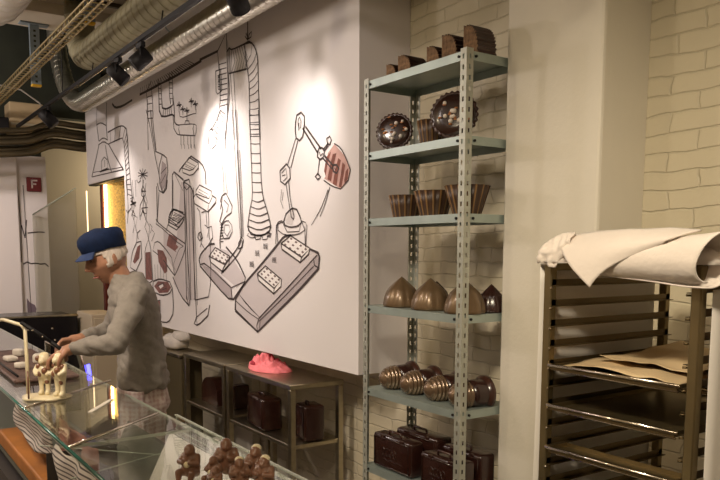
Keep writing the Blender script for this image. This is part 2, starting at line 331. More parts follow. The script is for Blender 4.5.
# lintel cladding / mural
mur = thing('mural_board', 'large white wall board printed with ink drawings of a chocolate factory', 'mural', (-5.6, 2.3, .955))
b = nb()
pts = [(-8.229, 2.275), (-6.97, 2.275), (-6.97, .955), (-3.145, .955), (-3.145, 3.02), (-8.229, 3.02)]
f0 = [b.verts.new((x, 2.15, z)) for x, z in pts]; f1 = [b.verts.new((x, YB-.002, z)) for x, z in pts]
b.faces.new(f0); b.faces.new(f1[::-1])
for i in range(6): b.faces.new((f0[i], f0[(i+1) % 6], f1[(i+1) % 6], f1[i]))
obj('board', b, M['mural'], mur)
INK=[(1,[-7.755,3.018,-7.796,2.933,-7.8,2.836,-7.749,2.671]),
(1.2,[-7.431,2.998,-7.481,2.794,-7.456,2.661]),
(1,[-7.809,2.837,-7.648,2.84,-7.482,2.789]),
(1,[-7.741,2.67,-7.589,2.688,-7.44,2.647]),
(1,[-7.763,2.636,-7.584,2.652,-7.413,2.601]),
(1.2,[-7.745,2.634,-7.881,2.5,-8.053,2.343]),
(1,[-8.053,2.343,-6.977,2.328]),
(1.2,[-7.413,2.601,-7.194,2.457,-6.977,2.324]),
(1,[-7.53,2.61,-7.477,2.485,-7.346,2.331]),
(0.7,[-7.99,2.384,-7.752,2.377,-6.997,2.352]),
(1,[-7.68,2.378,-7.678,2.468,-7.578,2.5,-7.48,2.462,-7.472,2.384,-7.698,2.375]),
(1,[-7.564,2.47,-7.572,2.403]),
(1,[-7.753,2.369,-7.424,2.371]),
(1.2,[-7.432,2.717,-7.124,2.728,-6.957,2.72,-6.858,2.678,-6.826,2.575,-6.822,2.399,-6.778,2.196,-6.749,2.051]),
(1,[-7.42,2.607,-7.137,2.612,-6.984,2.612,-6.937,2.562,-6.929,2.431,-6.901,2.272,-6.877,2.08]),
(0.8,[-7.35,2.72,-7.35,2.664,-7.351,2.608]),
(0.8,[-7.189,2.726,-7.202,2.668,-7.215,2.611]),
(0.8,[-7.025,2.723,-7.054,2.668,-7.083,2.612]),
(0.8,[-6.887,2.69,-6.93,2.646,-6.974,2.601]),
(0.8,[-6.846,2.639,-6.891,2.599,-6.937,2.558]),
(0.8,[-6.829,2.587,-6.881,2.552,-6.934,2.517]),
(0.8,[-6.825,2.536,-6.878,2.506,-6.931,2.475]),
(0.8,[-6.824,2.486,-6.876,2.46,-6.929,2.434]),
(0.8,[-6.823,2.435,-6.872,2.414,-6.922,2.392]),
(0.8,[-6.818,2.384,-6.866,2.367,-6.914,2.35]),
(0.8,[-6.808,2.333,-6.857,2.321,-6.907,2.309]),
(0.8,[-6.796,2.281,-6.848,2.274,-6.9,2.267]),
(0.8,[-6.785,2.23,-6.839,2.228,-6.895,2.225]),
(0.8,[-6.774,2.179,-6.832,2.181,-6.889,2.184]),
(0.8,[-6.764,2.127,-6.824,2.135,-6.884,2.142]),
(0.8,[-6.755,2.076,-6.817,2.088,-6.879,2.101]),
(1,[-6.749,2.051,-6.786,1.97,-6.892,1.929,-6.934,1.958]),
(2,[-7.256,2.959,-7.167,2.907,-6.954,2.89,-6.665,2.899]),
(1,[-6.569,2.266,-6.322,2.216]),
(1,[-6.519,2.287,-6.369,2.194]),
(1,[-6.441,2.291,-6.446,2.19]),
(1,[-6.365,2.275,-6.523,2.205]),
(1,[-6.32,2.247,-6.571,2.234]),
(1,[-6.608,2.206,-6.57,2.177,-6.501,2.194]),
(1,[-6.448,2.19,-6.446,2.141]),
(1,[-6.446,2.141,-6.495,2.108,-6.486,2.064,-6.435,2.044,-6.393,2.067,-6.403,2.106,-6.446,2.141]),
(1,[-6.442,2.04,-6.534,1.985,-6.555,1.899,-6.546,1.855]),
(1,[-6.435,2.04,-6.376,1.967,-6.387,1.851]),
(1,[-6.749,2.051,-6.726,1.994,-6.773,1.952,-6.692,1.915,-6.725,1.861]),
(1,[-6.79,1.997,-6.647,2.012]),
(1,[-6.794,2.031,-6.658,1.98]),
(1,[-6.793,1.897,-6.731,1.95,-6.68,1.893]),
(1,[-6.529,1.887,-6.471,1.939,-6.423,1.884]),
(2.2,[-6.461,2.911,-6.175,2.909,-5.996,2.911,-5.682,2.909,-5.376,2.914,-5.112,2.923]),
(0.7,[-6.431,2.965,-6.431,2.938,-6.432,2.911]),
(0.7,[-6.381,2.964,-6.378,2.938,-6.375,2.911]),
(0.7,[-6.332,2.964,-6.325,2.937,-6.319,2.911]),
(0.7,[-6.283,2.963,-6.273,2.937,-6.264,2.911]),
(0.7,[-6.234,2.963,-6.222,2.937,-6.209,2.911]),
(0.7,[-6.187,2.963,-6.171,2.937,-6.155,2.911]),
(0.7,[-6.14,2.962,-6.121,2.937,-6.102,2.911]),
(0.7,[-6.094,2.962,-6.072,2.936,-6.05,2.911]),
(0.7,[-6.048,2.961,-6.023,2.936,-5.998,2.911]),
(0.7,[-6.003,2.961,-5.975,2.936,-5.947,2.91]),
(0.7,[-5.958,2.961,-5.928,2.935,-5.897,2.91]),
(0.7,[-5.915,2.961,-5.881,2.935,-5.847,2.91]),
(0.7,[-5.872,2.961,-5.835,2.935,-5.798,2.909]),
(0.7,[-5.829,2.961,-5.789,2.935,-5.75,2.909]),
(0.7,[-5.787,2.961,-5.744,2.935,-5.702,2.909]),
(0.7,[-5.745,2.961,-5.7,2.934,-5.655,2.909]),
(0.7,[-5.703,2.961,-5.657,2.935,-5.611,2.91]),
(0.7,[-5.663,2.96,-5.615,2.936,-5.567,2.911]),
(0.7,[-5.625,2.962,-5.573,2.937,-5.523,2.912]),
(0.7,[-5.587,2.964,-5.534,2.939,-5.48,2.914]),
(0.7,[-5.55,2.966,-5.494,2.94,-5.438,2.915]),
(0.7,[-5.514,2.968,-5.455,2.942,-5.396,2.916]),
(0.7,[-5.477,2.969,-5.416,2.943,-5.355,2.918]),
(0.7,[-5.442,2.971,-5.377,2.945,-5.314,2.919]),
(0.7,[-5.406,2.973,-5.339,2.946,-5.274,2.92]),
(0.7,[-5.371,2.975,-5.302,2.948,-5.234,2.921]),
(1,[-6.291,2.914,-6.269,2.796,-6.282,2.645,-6.286,2.43]),
(1,[-6.164,2.93,-6.143,2.747,-6.153,2.628,-6.089,2.41]),
(0.8,[-6.279,2.86,-6.216,2.857,-6.154,2.853]),
(0.8,[-6.28,2.804,-6.216,2.798,-6.153,2.793]),
(0.8,[-6.28,2.746,-6.216,2.74,-6.153,2.733]),
(0.8,[-6.28,2.689,-6.216,2.681,-6.152,2.673]),
(1,[-6.277,2.911,-6.161,2.971]),
(1.5,[-6.001,2.96,-5.995,2.813,-5.994,2.71,-5.946,2.659,-5.845,2.642,-5.713,2.64,-5.658,2.618]),
(1.5,[-5.94,2.956,-5.934,2.817,-5.924,2.721,-5.841,2.699,-5.737,2.7,-5.684,2.709,-5.688,2.763]),
(1.3,[-5.748,2.956,-5.759,2.803,-5.736,2.721]),
(1.3,[-5.691,2.96,-5.682,2.86,-5.688,2.763,-5.661,2.689,-5.661,2.576,-5.623,2.55,-5.561,2.538]),
(0.8,[-6.002,2.925,-5.971,2.92,-5.941,2.914]),
(0.8,[-6.001,2.884,-5.971,2.879,-5.94,2.874]),
(0.8,[-6.001,2.843,-5.97,2.838,-5.939,2.833]),
(0.8,[-6.001,2.802,-5.969,2.797,-5.938,2.792]),
(0.8,[-6.001,2.761,-5.969,2.756,-5.937,2.751]),
(0.8,[-5.749,2.923,-5.719,2.917,-5.688,2.912]),
(0.8,[-5.75,2.884,-5.719,2.878,-5.688,2.873]),
(0.8,[-5.751,2.844,-5.719,2.839,-5.687,2.833]),
(0.8,[-5.753,2.805,-5.72,2.799,-5.687,2.794]),
(0.8,[-5.754,2.765,-5.72,2.76,-5.687,2.755]),
(0.8,[-5.894,2.713,-5.902,2.683,-5.911,2.654]),
(0.8,[-5.85,2.706,-5.855,2.676,-5.859,2.647]),
(0.8,[-5.808,2.7,-5.808,2.67,-5.808,2.639]),
(0.8,[-5.77,2.7,-5.765,2.669,-5.76,2.638]),
(0.8,[-5.734,2.703,-5.724,2.67,-5.712,2.637]),
(1,[-5.69,2.623,-5.68,2.53,-5.613,2.475,-5.555,2.465,-5.257,2.423,-5.234,2.452,-5.231,2.492,-5.273,2.51,-5.561,2.541,-5.579,2.51,-5.555,2.465]),
(1,[-5.273,2.51,-5.296,2.48,-5.278,2.426]),
(1,[-5.455,2.528,-5.438,2.553,-5.372,2.544,-5.359,2.515]),
(1,[-5.409,2.549,-5.406,2.596]),
(1.6,[-5.558,2.712,-5.561,2.663]),
(1.4,[-5.61,2.69,-5.51,2.682]),
(1,[-5.589,2.703,-5.53,2.669]),
(0.8,[-5.561,2.663,-5.562,2.643]),
(1.6,[-5.484,2.67,-5.487,2.621]),
(1.4,[-5.535,2.648,-5.437,2.641]),
(1,[-5.515,2.661,-5.456,2.628]),
(0.8,[-5.487,2.621,-5.488,2.602]),
(1.6,[-5.403,2.647,-5.406,2.599]),
(1.4,[-5.453,2.625,-5.357,2.619]),
(1,[-5.433,2.638,-5.376,2.605]),
(0.8,[-5.406,2.599,-5.407,2.58]),
(1.6,[-5.316,2.701,-5.319,2.653]),
(1.4,[-5.364,2.679,-5.271,2.672]),
(1,[-5.345,2.692,-5.289,2.659]),
(0.8,[-5.319,2.653,-5.32,2.635]),
(1.6,[-5.239,2.669,-5.242,2.621]),
(1.4,[-5.287,2.647,-5.195,2.641]),
(1,[-5.268,2.66,-5.213,2.628]),
(0.8,[-5.242,2.621,-5.243,2.603]),
(1,[-5.562,2.643,-5.546,2.6,-5.47,2.583,-5.305,2.584,-5.234,2.578,-5.232,2.611]),
(0.8,[-5.536,2.46,-5.54,2.388]),
(0.6,[-5.528,2.392,-5.523,2.357]),
(0.8,[-5.479,2.453,-5.483,2.381]),
(0.6,[-5.472,2.386,-5.466,2.35]),
(0.8,[-5.401,2.443,-5.405,2.373]),
(0.6,[-5.393,2.377,-5.388,2.342]),
(0.8,[-5.342,2.436,-5.347,2.347]),
(0.6,[-5.335,2.37,-5.33,2.336]),
(0.8,[-5.278,2.428,-5.283,2.34]),
(0.6,[-5.271,2.363,-5.265,2.329]),
(1,[-4.824,2.87,-4.814,2.819,-4.804,2.621,-4.823,2.55]),
(1.2,[-4.678,2.769,-4.678,2.601,-4.743,2.267]),
(0.8,[-4.812,2.838,-4.754,2.833,-4.698,2.828]),
(0.8,[-4.812,2.804,-4.754,2.799,-4.696,2.794]),
(0.8,[-4.813,2.77,-4.753,2.765,-4.695,2.761]),
(0.8,[-4.812,2.736,-4.753,2.732,-4.694,2.727]),
(0.8,[-4.813,2.702,-4.752,2.698,-4.692,2.693]),
(0.8,[-4.813,2.668,-4.751,2.664,-4.691,2.66]),
(0.8,[-4.813,2.634,-4.751,2.63,-4.69,2.626]),
(0.8,[-4.813,2.6,-4.75,2.596,-4.688,2.592]),
(0.8,[-4.813,2.565,-4.75,2.562,-4.687,2.558]),
(1,[-4.873,2.806,-4.79,2.802,-4.778,2.659,-4.849,2.65,-4.873,2.669,-4.873,2.806]),
(1,[-4.841,2.769,-4.816,2.768]),
(1,[-4.835,2.761,-4.81,2.754,-4.805,2.736,-4.83,2.738,-4.835,2.761]),
(1,[-4.836,2.731,-4.812,2.724,-4.806,2.706,-4.831,2.708,-4.836,2.731]),
(1,[-4.838,2.7,-4.813,2.694,-4.808,2.676,-4.832,2.677,-4.838,2.7]),
(1.2,[-4.733,2.5,-4.808,2.537,-4.905,2.455,-4.997,2.429,-5.021,2.348,-4.977,2.294]),
(0.8,[-4.819,2.528,-4.791,2.497,-4.73,2.472]),
(0.8,[-4.841,2.509,-4.811,2.472,-4.742,2.444]),
(0.8,[-4.864,2.49,-4.831,2.448,-4.754,2.415]),
(0.8,[-4.887,2.47,-4.858,2.426,-4.779,2.39]),
(0.8,[-4.914,2.452,-4.89,2.406,-4.813,2.366]),
(0.8,[-4.952,2.437,-4.93,2.386,-4.846,2.342]),
(1,[-4.971,2.429,-4.907,2.421,-4.871,2.381,-4.886,2.32,-4.961,2.295]),
(2,[-5.145,2.934,-4.834,2.929]),
(1.4,[-4.834,2.929,-4.689,3.017,-4.68,2.761]),
(1,[-4.834,2.929,-4.815,2.803,-4.796,2.652]),
(1.6,[-4.69,2.891,-4.651,2.911,-4.613,2.89,-4.406,2.886]),
(1.6,[-4.651,2.901,-4.657,2.75,-4.397,2.729]),
(0.7,[-4.596,2.89,-4.566,2.81,-4.621,2.749]),
(0.7,[-4.563,2.889,-4.53,2.808,-4.58,2.745]),
(0.7,[-4.531,2.888,-4.493,2.806,-4.54,2.741]),
(0.7,[-4.499,2.888,-4.457,2.805,-4.501,2.738]),
(0.7,[-4.467,2.887,-4.422,2.803,-4.461,2.734]),
(0.7,[-4.436,2.886,-4.387,2.801,-4.423,2.731]),
(1,[-4.613,2.893,-4.634,2.746]),
(1.5,[-4.42,2.886,-4.332,2.879,-4.275,2.834,-4.243,2.768,-4.239,2.664,-4.236,2.544,-4.222,2.272]),
(1.3,[-4.42,2.886,-4.409,2.787,-4.383,2.721,-4.364,2.626,-4.363,2.443,-4.36,2.288]),
(0.7,[-4.317,2.857,-4.334,2.803,-4.401,2.765]),
(0.7,[-4.259,2.799,-4.298,2.751,-4.386,2.723]),
(0.7,[-4.241,2.742,-4.288,2.702,-4.375,2.681]),
(0.7,[-4.238,2.687,-4.287,2.655,-4.369,2.64]),
(0.7,[-4.237,2.632,-4.287,2.608,-4.364,2.599]),
(0.7,[-4.236,2.577,-4.289,2.561,-4.36,2.558]),
(0.7,[-4.233,2.522,-4.29,2.513,-4.358,2.518]),
(0.7,[-4.228,2.466,-4.29,2.466,-4.356,2.477]),
(0.8,[-4.362,2.437,-4.295,2.431,-4.23,2.425]),
(0.8,[-4.36,2.394,-4.293,2.388,-4.228,2.381]),
(0.8,[-4.359,2.352,-4.292,2.345,-4.226,2.338]),
(0.8,[-4.358,2.309,-4.29,2.302,-4.223,2.294]),
(1.6,[-4.373,3.018,-4.377,2.898]),
(1,[-4.377,2.901,-4.412,2.93,-4.397,2.947,-4.377,2.916]),
(1,[-4.377,2.904,-4.328,2.908,-4.32,2.939,-4.355,2.929,-4.37,2.902]),
(1,[-4.406,2.889,-4.363,2.892,-4.329,2.875]),
(0.8,[-4.641,2.747,-4.611,2.526,-4.588,2.315]),
(0.8,[-4.588,2.744,-4.573,2.536,-4.55,2.31]),
(1.2,[-4.672,2.76,-4.654,2.613,-4.709,2.427,-4.753,2.334]),
(0.8,[-4.625,2.512,-4.579,2.158,-4.554,1.928,-4.522,1.679]),
(1,[-4.575,2.505,-4.531,2.119,-4.505,1.679]),
(0.7,[-4.55,2.501,-4.508,2.082,-4.489,1.682]),
(1.3,[-4.369,2.474,-4.353,2.221,-4.343,2.035,-4.338,1.933,-4.38,1.85,-4.414,1.747,-4.369,1.698,-4.247,1.684,-4.118,1.704,-4.092,1.74]),
(1.3,[-4.241,2.455,-4.225,2.241,-4.216,2.026,-4.196,1.925,-4.14,1.84,-4.092,1.74]),
(0.9,[-4.367,2.444,-4.302,2.433,-4.239,2.426]),
(0.9,[-4.363,2.385,-4.298,2.374,-4.234,2.367]),
(0.9,[-4.359,2.325,-4.294,2.315,-4.23,2.309]),
(0.9,[-4.356,2.265,-4.29,2.255,-4.226,2.25]),
(0.9,[-4.352,2.204,-4.287,2.196,-4.223,2.191]),
(0.9,[-4.349,2.144,-4.284,2.137,-4.22,2.132]),
(0.9,[-4.346,2.084,-4.281,2.077,-4.218,2.073]),
(0.9,[-4.343,2.024,-4.278,2.017,-4.213,2.014]),
(0.9,[-4.34,1.963,-4.27,1.957,-4.202,1.955]),
(1,[-4.348,1.913,-4.265,1.894,-4.183,1.905]),
(1,[-4.368,1.874,-4.26,1.85,-4.156,1.865]),
(1,[-4.385,1.833,-4.257,1.806,-4.134,1.824]),
(1,[-4.397,1.792,-4.254,1.763,-4.117,1.784]),
(1,[-4.409,1.751,-4.251,1.719,-4.101,1.743]),
(1,[-4.4,1.704,-4.424,1.692,-4.362,1.674,-4.3,1.68,-4.3,1.659]),
(1,[-4.209,1.682,-4.203,1.662,-4.144,1.665,-4.136,1.688,-4.093,1.69]),
(1,[-4.004,1.717,-3.997,1.755,-3.929,1.766]),
(1.5,[-3.929,1.766,-3.902,1.81,-3.83,1.841,-3.773,1.83,-3.736,1.788,-3.718,1.757,-3.762,1.734,-3.851,1.73,-3.916,1.744,-3.929,1.766]),
(1.2,[-4.003,1.756,-4.025,1.717]),
(1.2,[-3.718,1.76,-3.682,1.711]),
(1.2,[-3.899,1.989,-3.874,1.903,-3.837,1.789,-3.812,1.775,-3.805,1.794,-3.848,1.886,-3.866,1.996]),
(1.8,[-3.971,2.063,-3.891,2.097,-3.852,2.069,-3.847,2.01,-3.912,1.98,-3.965,2.003,-3.971,2.063]),
(1,[-3.951,2.049,-3.897,2.073,-3.885,2.019,-3.932,2.0]),
(1,[-3.944,2.033,-3.905,2.036]),
(1.3,[-3.878,2.09,-3.78,2.229]),
(1.3,[-3.839,2.071,-3.756,2.214]),
(1.7,[-3.779,2.322,-3.766,2.356,-3.717,2.364,-3.681,2.338,-3.682,2.28,-3.701,2.229,-3.737,2.212,-3.774,2.231,-3.786,2.278,-3.779,2.322]),
(0.8,[-3.754,2.325,-3.736,2.343,-3.718,2.317,-3.724,2.285,-3.743,2.27,-3.754,2.325]),
(1,[-3.742,2.311,-3.746,2.282]),
(1.8,[-3.7,2.276,-3.538,2.123]),
(1.8,[-3.67,2.281,-3.504,2.142]),
(1.6,[-3.538,2.131,-3.543,2.103,-3.515,2.086,-3.482,2.094,-3.47,2.124,-3.492,2.147,-3.526,2.147,-3.538,2.131]),
(1,[-3.521,2.127,-3.509,2.105,-3.487,2.117]),
(1.6,[-3.481,2.137,-3.437,2.16]),
(1.2,[-3.47,2.127,-3.427,2.151]),
(1.6,[-3.437,2.16,-3.448,2.19,-3.416,2.197,-3.4,2.176,-3.416,2.155,-3.437,2.16]),
(1.3,[-3.521,2.086,-3.538,2.016]),
(2,[-3.538,2.013,-3.567,2.0,-3.538,1.981,-3.51,1.993,-3.538,2.013]),
(1,[-3.373,2.156,-3.31,2.127,-3.259,2.07,-3.219,2.006,-3.239,1.956,-3.31,1.916,-3.395,1.936,-3.477,1.973]),
(1.8,[-3.47,2.102,-3.378,2.039]),
(1.4,[-3.487,2.092,-3.394,2.026]),
(2,[-3.389,2.037,-3.378,2.011,-3.347,2.0,-3.326,2.021,-3.347,2.042,-3.378,2.045,-3.389,2.037]),
(1,[-3.368,2.03,-3.357,2.015]),
(0.8,[-3.416,1.932,-3.46,1.851,-3.517,1.781]),
(0.8,[-3.433,1.921,-3.505,1.824,-3.61,1.736]),
(0.6,[-3.952,1.955,-3.967,1.892,-3.934,1.843]),
(0.6,[-3.933,1.937,-3.947,1.888]),
(1,[-4.022,1.748,-4.032,1.633]),
(1,[-3.658,1.739,-3.673,1.614]),
(1,[-4.022,1.744,-3.997,1.766,-3.949,1.772]),
(1,[-3.729,1.766,-3.672,1.753,-3.658,1.728]),
(0.8,[-3.949,1.765,-3.888,1.704,-3.745,1.705,-3.722,1.766]),
(2.2,[-4.621,1.191,-4.611,1.27,-4.466,1.38,-4.226,1.508,-4.005,1.633,-3.93,1.678,-3.841,1.685]),
(2.2,[-4.621,1.191,-4.288,1.075,-4.11,1.172,-3.764,1.359,-3.534,1.497,-3.524,1.56,-3.538,1.583,-3.632,1.605]),
(1.4,[-4.273,1.159,-4.3,1.113,-4.288,1.075]),
(1.3,[-4.273,1.162,-3.93,1.352,-3.548,1.573]),
(0.8,[-4.267,1.145,-3.93,1.321,-3.588,1.509]),
(1.2,[-3.587,1.547,-3.578,1.514,-3.538,1.502]),
(0.8,[-4.248,1.158,-4.262,1.098]),
(0.8,[-4.611,1.257,-4.431,1.195,-4.28,1.159]),
(0.6,[-4.56,1.306,-4.447,1.244]),
(0.6,[-4.535,1.294,-4.42,1.234]),
(0.6,[-4.511,1.281,-4.393,1.223]),
(0.6,[-4.487,1.269,-4.367,1.213]),
(0.6,[-4.463,1.257,-4.341,1.203]),
(0.6,[-4.44,1.244,-4.315,1.193]),
(0.6,[-4.417,1.232,-4.289,1.183]),
(0.6,[-4.393,1.22,-4.263,1.173]),
(1.4,[-3.965,1.638,-3.847,1.682,-3.627,1.608,-3.72,1.558,-3.965,1.638]),
(1.6,[-3.965,1.638,-3.954,1.602,-3.736,1.527,-3.642,1.575,-3.627,1.608]),
(1,[-3.72,1.558,-3.736,1.527]),
(1.4,[-4.285,1.446,-4.17,1.5,-3.963,1.422,-4.058,1.365,-4.285,1.446]),
(1.5,[-4.285,1.446,-4.267,1.405,-4.064,1.331,-3.97,1.38,-3.963,1.422]),
(1,[-4.058,1.365,-4.064,1.331]),
(0.6,[-4.191,1.639,-4.186,1.608]),
(0.5,[-4.195,1.633,-4.139,1.636]),
(0.6,[-4.176,1.635,-4.171,1.605]),
(0.5,[-4.195,1.625,-4.139,1.628]),
(0.6,[-4.161,1.63,-4.155,1.602]),
(0.5,[-4.195,1.616,-4.14,1.619]),
(0.6,[-4.146,1.626,-4.14,1.599]),
(0.5,[-4.195,1.608,-4.14,1.611]),
(0.6,[-4.307,1.596,-4.301,1.564]),
(0.5,[-4.31,1.59,-4.252,1.593]),
(0.6,[-4.291,1.592,-4.285,1.562]),
(0.5,[-4.31,1.582,-4.252,1.585]),
(0.6,[-4.275,1.588,-4.269,1.559]),
(0.5,[-4.311,1.573,-4.253,1.576]),
(0.6,[-4.259,1.583,-4.253,1.556]),
(0.5,[-4.311,1.564,-4.253,1.568]),
(0.6,[-4.388,1.525,-4.382,1.493]),
(0.5,[-4.391,1.519,-4.331,1.523]),
(0.6,[-4.371,1.521,-4.365,1.49]),
(0.5,[-4.391,1.511,-4.332,1.514]),
(0.6,[-4.355,1.517,-4.349,1.488]),
(0.5,[-4.392,1.502,-4.332,1.506]),
(0.6,[-4.338,1.513,-4.333,1.485]),
(0.5,[-4.392,1.493,-4.332,1.497]),
(0.6,[-4.078,1.555,-4.072,1.524]),
(0.5,[-4.081,1.549,-4.027,1.553]),
(0.6,[-4.063,1.551,-4.057,1.522]),
(0.5,[-4.081,1.541,-4.027,1.544]),
(0.6,[-4.048,1.547,-4.043,1.519]),
(0.5,[-4.081,1.533,-4.028,1.536]),
(0.6,[-4.033,1.543,-4.028,1.517]),
(0.5,[-4.081,1.524,-4.028,1.528]),
(1.2,[-4.414,1.758,-4.402,1.722,-4.317,1.692,-4.19,1.69,-4.11,1.717,-4.098,1.742]),
(1,[-4.323,1.692,-4.298,1.663,-4.234,1.668,-4.221,1.688]),
(1,[-4.135,1.703,-4.087,1.697,-4.099,1.678,-4.147,1.681]),
(1.2,[-4.015,1.718,-4.005,1.641]),
(1.2,[-3.682,1.732,-3.678,1.631]),
(1,[-4.004,1.717,-3.924,1.686,-3.76,1.686,-3.682,1.711]),
(1.8,[-5.233,1.527,-5.195,1.569,-5.042,1.636,-4.943,1.64]),
(1.8,[-4.754,1.618,-4.578,1.531,-4.458,1.418,-4.469,1.383,-4.647,1.264,-4.748,1.267,-5.212,1.477,-5.233,1.527]),
(1.2,[-5.211,1.49,-5.117,1.501,-4.684,1.343,-4.666,1.267]),
(1,[-4.459,1.393,-4.674,1.343]),
(1.3,[-5.046,1.552,-4.933,1.614,-4.696,1.555,-4.779,1.498,-5.046,1.552]),
(1.3,[-5.046,1.552,-5.026,1.512,-4.813,1.446,-4.708,1.499,-4.696,1.555]),
(1.4,[-4.834,1.432,-4.79,1.485,-4.556,1.618,-4.507,1.663]),
(1.2,[-4.813,1.441,-4.607,1.543,-4.518,1.601,-4.488,1.658]),
(1.5,[-4.555,1.638,-4.506,1.683,-4.478,1.662,-4.499,1.614,-4.556,1.605,-4.555,1.638]),
(1,[-4.553,2.247,-4.525,1.963,-4.506,1.679]),
(0.7,[-4.515,2.243,-4.487,1.961,-4.478,1.683]),
(0.8,[-4.81,2.232,-4.775,2.104,-4.77,1.978]),
(0.6,[-4.759,2.227,-4.744,2.101,-4.719,1.975]),
(1.2,[-4.801,1.967,-4.739,1.98,-4.643,1.888,-4.664,1.843,-4.746,1.825,-4.82,1.777,-4.851,1.79,-4.795,1.874,-4.834,1.939,-4.801,1.967]),
(1,[-4.772,1.936,-4.702,1.899,-4.734,1.85]),
(1,[-4.802,1.959,-4.836,1.875]),
(1.2,[-4.81,1.768,-4.832,1.721,-4.783,1.674,-4.701,1.677,-4.649,1.718,-4.658,1.764,-4.706,1.795,-4.767,1.792,-4.81,1.768]),
(0.8,[-4.768,1.767,-4.781,1.72,-4.731,1.69,-4.679,1.727,-4.697,1.765,-4.768,1.767]),
(1.6,[-4.82,1.768,-4.856,1.661,-4.848,1.607]),
(0.8,[-4.841,1.769,-4.789,1.772]),
(0.8,[-4.843,1.749,-4.79,1.752]),
(0.8,[-4.845,1.73,-4.79,1.733]),
(0.8,[-4.847,1.711,-4.791,1.714]),
(0.8,[-4.849,1.691,-4.792,1.695]),
(0.8,[-4.85,1.672,-4.793,1.676]),
(0.8,[-4.852,1.653,-4.794,1.657]),
(1.2,[-5.494,2.114,-5.498,1.211]),
(1,[-5.407,2.085,-5.409,1.216]),
(1.2,[-5.324,2.038,-5.334,1.22]),
(0.7,[-5.457,2.088,-5.46,1.213]),
(1.3,[-5.494,2.114,-5.393,2.121,-5.371,2.069,-5.447,2.046,-5.496,2.077]),
(1.5,[-5.74,2.18,-5.698,2.201,-5.506,2.124]),
(1.2,[-5.74,2.18,-5.755,1.963,-5.747,1.889]),
(0.6,[-5.685,2.186,-5.524,2.046]),
(1.5,[-5.592,2.192,-5.564,2.213,-5.346,2.286,-5.138,2.212,-5.084,2.15,-5.077,2.062]),
(1,[-5.346,2.286,-5.359,2.273]),
(1.2,[-5.526,2.215,-5.383,2.28,-5.207,2.223,-5.34,2.176,-5.526,2.215]),
(1.2,[-5.526,2.215,-5.515,2.181,-5.343,2.14,-5.208,2.187,-5.207,2.223]),
(0.5,[-5.461,2.237,-5.303,2.195]),
(0.5,[-5.422,2.252,-5.266,2.206]),
(0.5,[-5.461,2.223,-5.328,2.189]),
(1.2,[-5.264,2.03,-5.192,2.065,-4.98,2.008,-5.027,1.958,-5.266,2.007,-5.264,2.03]),
(1.2,[-5.266,2.007,-5.243,1.983,-5.028,1.923,-4.971,1.964,-4.98,2.008]),
(1,[-5.315,1.983,-5.266,2.003]),
(1.3,[-5.315,1.983,-5.294,1.936,-5.053,1.867,-4.908,1.926,-4.907,1.956,-4.971,1.977]),
(1,[-5.04,1.915,-5.053,1.867]),
(0.5,[-5.205,2.035,-5.036,1.989]),
(0.5,[-5.218,2.018,-5.059,1.973]),
(1,[-5.248,1.902,-5.202,1.877,-5.178,1.664,-5.204,1.619]),
(1,[-5.041,1.884,-5.04,1.685,-4.998,1.64]),
(1.2,[-5.167,1.867,-5.087,1.873,-5.07,1.752,-4.992,1.764,-4.974,1.684,-5.112,1.596,-5.179,1.641]),
(1.6,[-5.234,1.715,-5.186,1.728,-5.154,1.686,-5.213,1.664,-5.248,1.688,-5.234,1.715]),
(1.6,[-5.211,1.71,-5.189,1.678]),
(0.8,[-5.115,1.776,-5.037,1.752,-5.074,1.686]),
(1.3,[-5.745,1.914,-5.847,1.844,-5.672,1.79,-5.523,1.848,-5.521,1.881,-5.745,1.914]),
(1.3,[-5.847,1.844,-5.851,1.794,-5.674,1.751,-5.539,1.81,-5.523,1.848]),
(0.6,[-5.778,1.832,-5.617,1.808]),
(0.6,[-5.749,1.853,-5.59,1.828]),
(0.6,[-5.72,1.874,-5.562,1.849]),
(1,[-5.747,1.889,-5.865,1.795,-5.911,1.746]),
(1,[-5.02,1.641,-5.022,1.373,-5.072,1.258,-5.322,1.221]),
(1.6,[-5.507,2.11,-5.472,1.841,-5.462,1.605,-5.421,1.234,-5.45,1.17,-5.615,1.234,-5.782,1.381]),
(1.2,[-5.359,2.068,-5.339,1.558,-5.305,1.09]),
(0.8,[-5.311,2.055,-5.293,1.512,-5.287,1.185]),
(1.6,[-5.305,1.09,-5.357,1.038,-5.284,1.03,-5.09,1.12,-5.052,1.2]),
(1,[-5.284,1.03,-5.317,1.089,-5.099,1.174]),
(1,[-5.496,1.245,-5.462,1.174]),
(1.3,[-5.507,2.11,-5.395,2.079,-5.336,2.043,-5.316,1.974]),
(1,[-5.729,2.141,-5.746,1.899,-5.772,1.92]),
(1.3,[-6.104,2.118,-6.111,1.837,-6.141,1.848,-6.068,1.81,-5.626,1.677]),
(1.3,[-6.087,2.142,-6.047,2.079,-5.946,2.052,-5.872,2.087,-5.853,2.15]),
(1.6,[-5.626,1.677,-5.497,1.643,-5.514,1.581,-5.682,1.433,-5.74,1.392,-5.834,1.434,-5.987,1.513]),
(1,[-6.111,1.837,-6.144,1.812,-5.982,1.767,-5.694,1.663,-5.537,1.624]),
(0.9,[-5.723,1.432,-5.761,1.481,-5.631,1.605,-5.537,1.624]),
(1.4,[-5.802,1.892,-5.704,1.917,-5.497,1.861,-5.525,1.815,-5.62,1.769,-5.849,1.819,-5.802,1.892]),
(1,[-5.802,1.892,-5.846,1.859,-5.618,1.803,-5.51,1.847]),
(0.6,[-5.777,1.851,-5.603,1.817]),
(0.6,[-5.748,1.87,-5.576,1.835]),
(0.6,[-5.719,1.888,-5.549,1.853]),
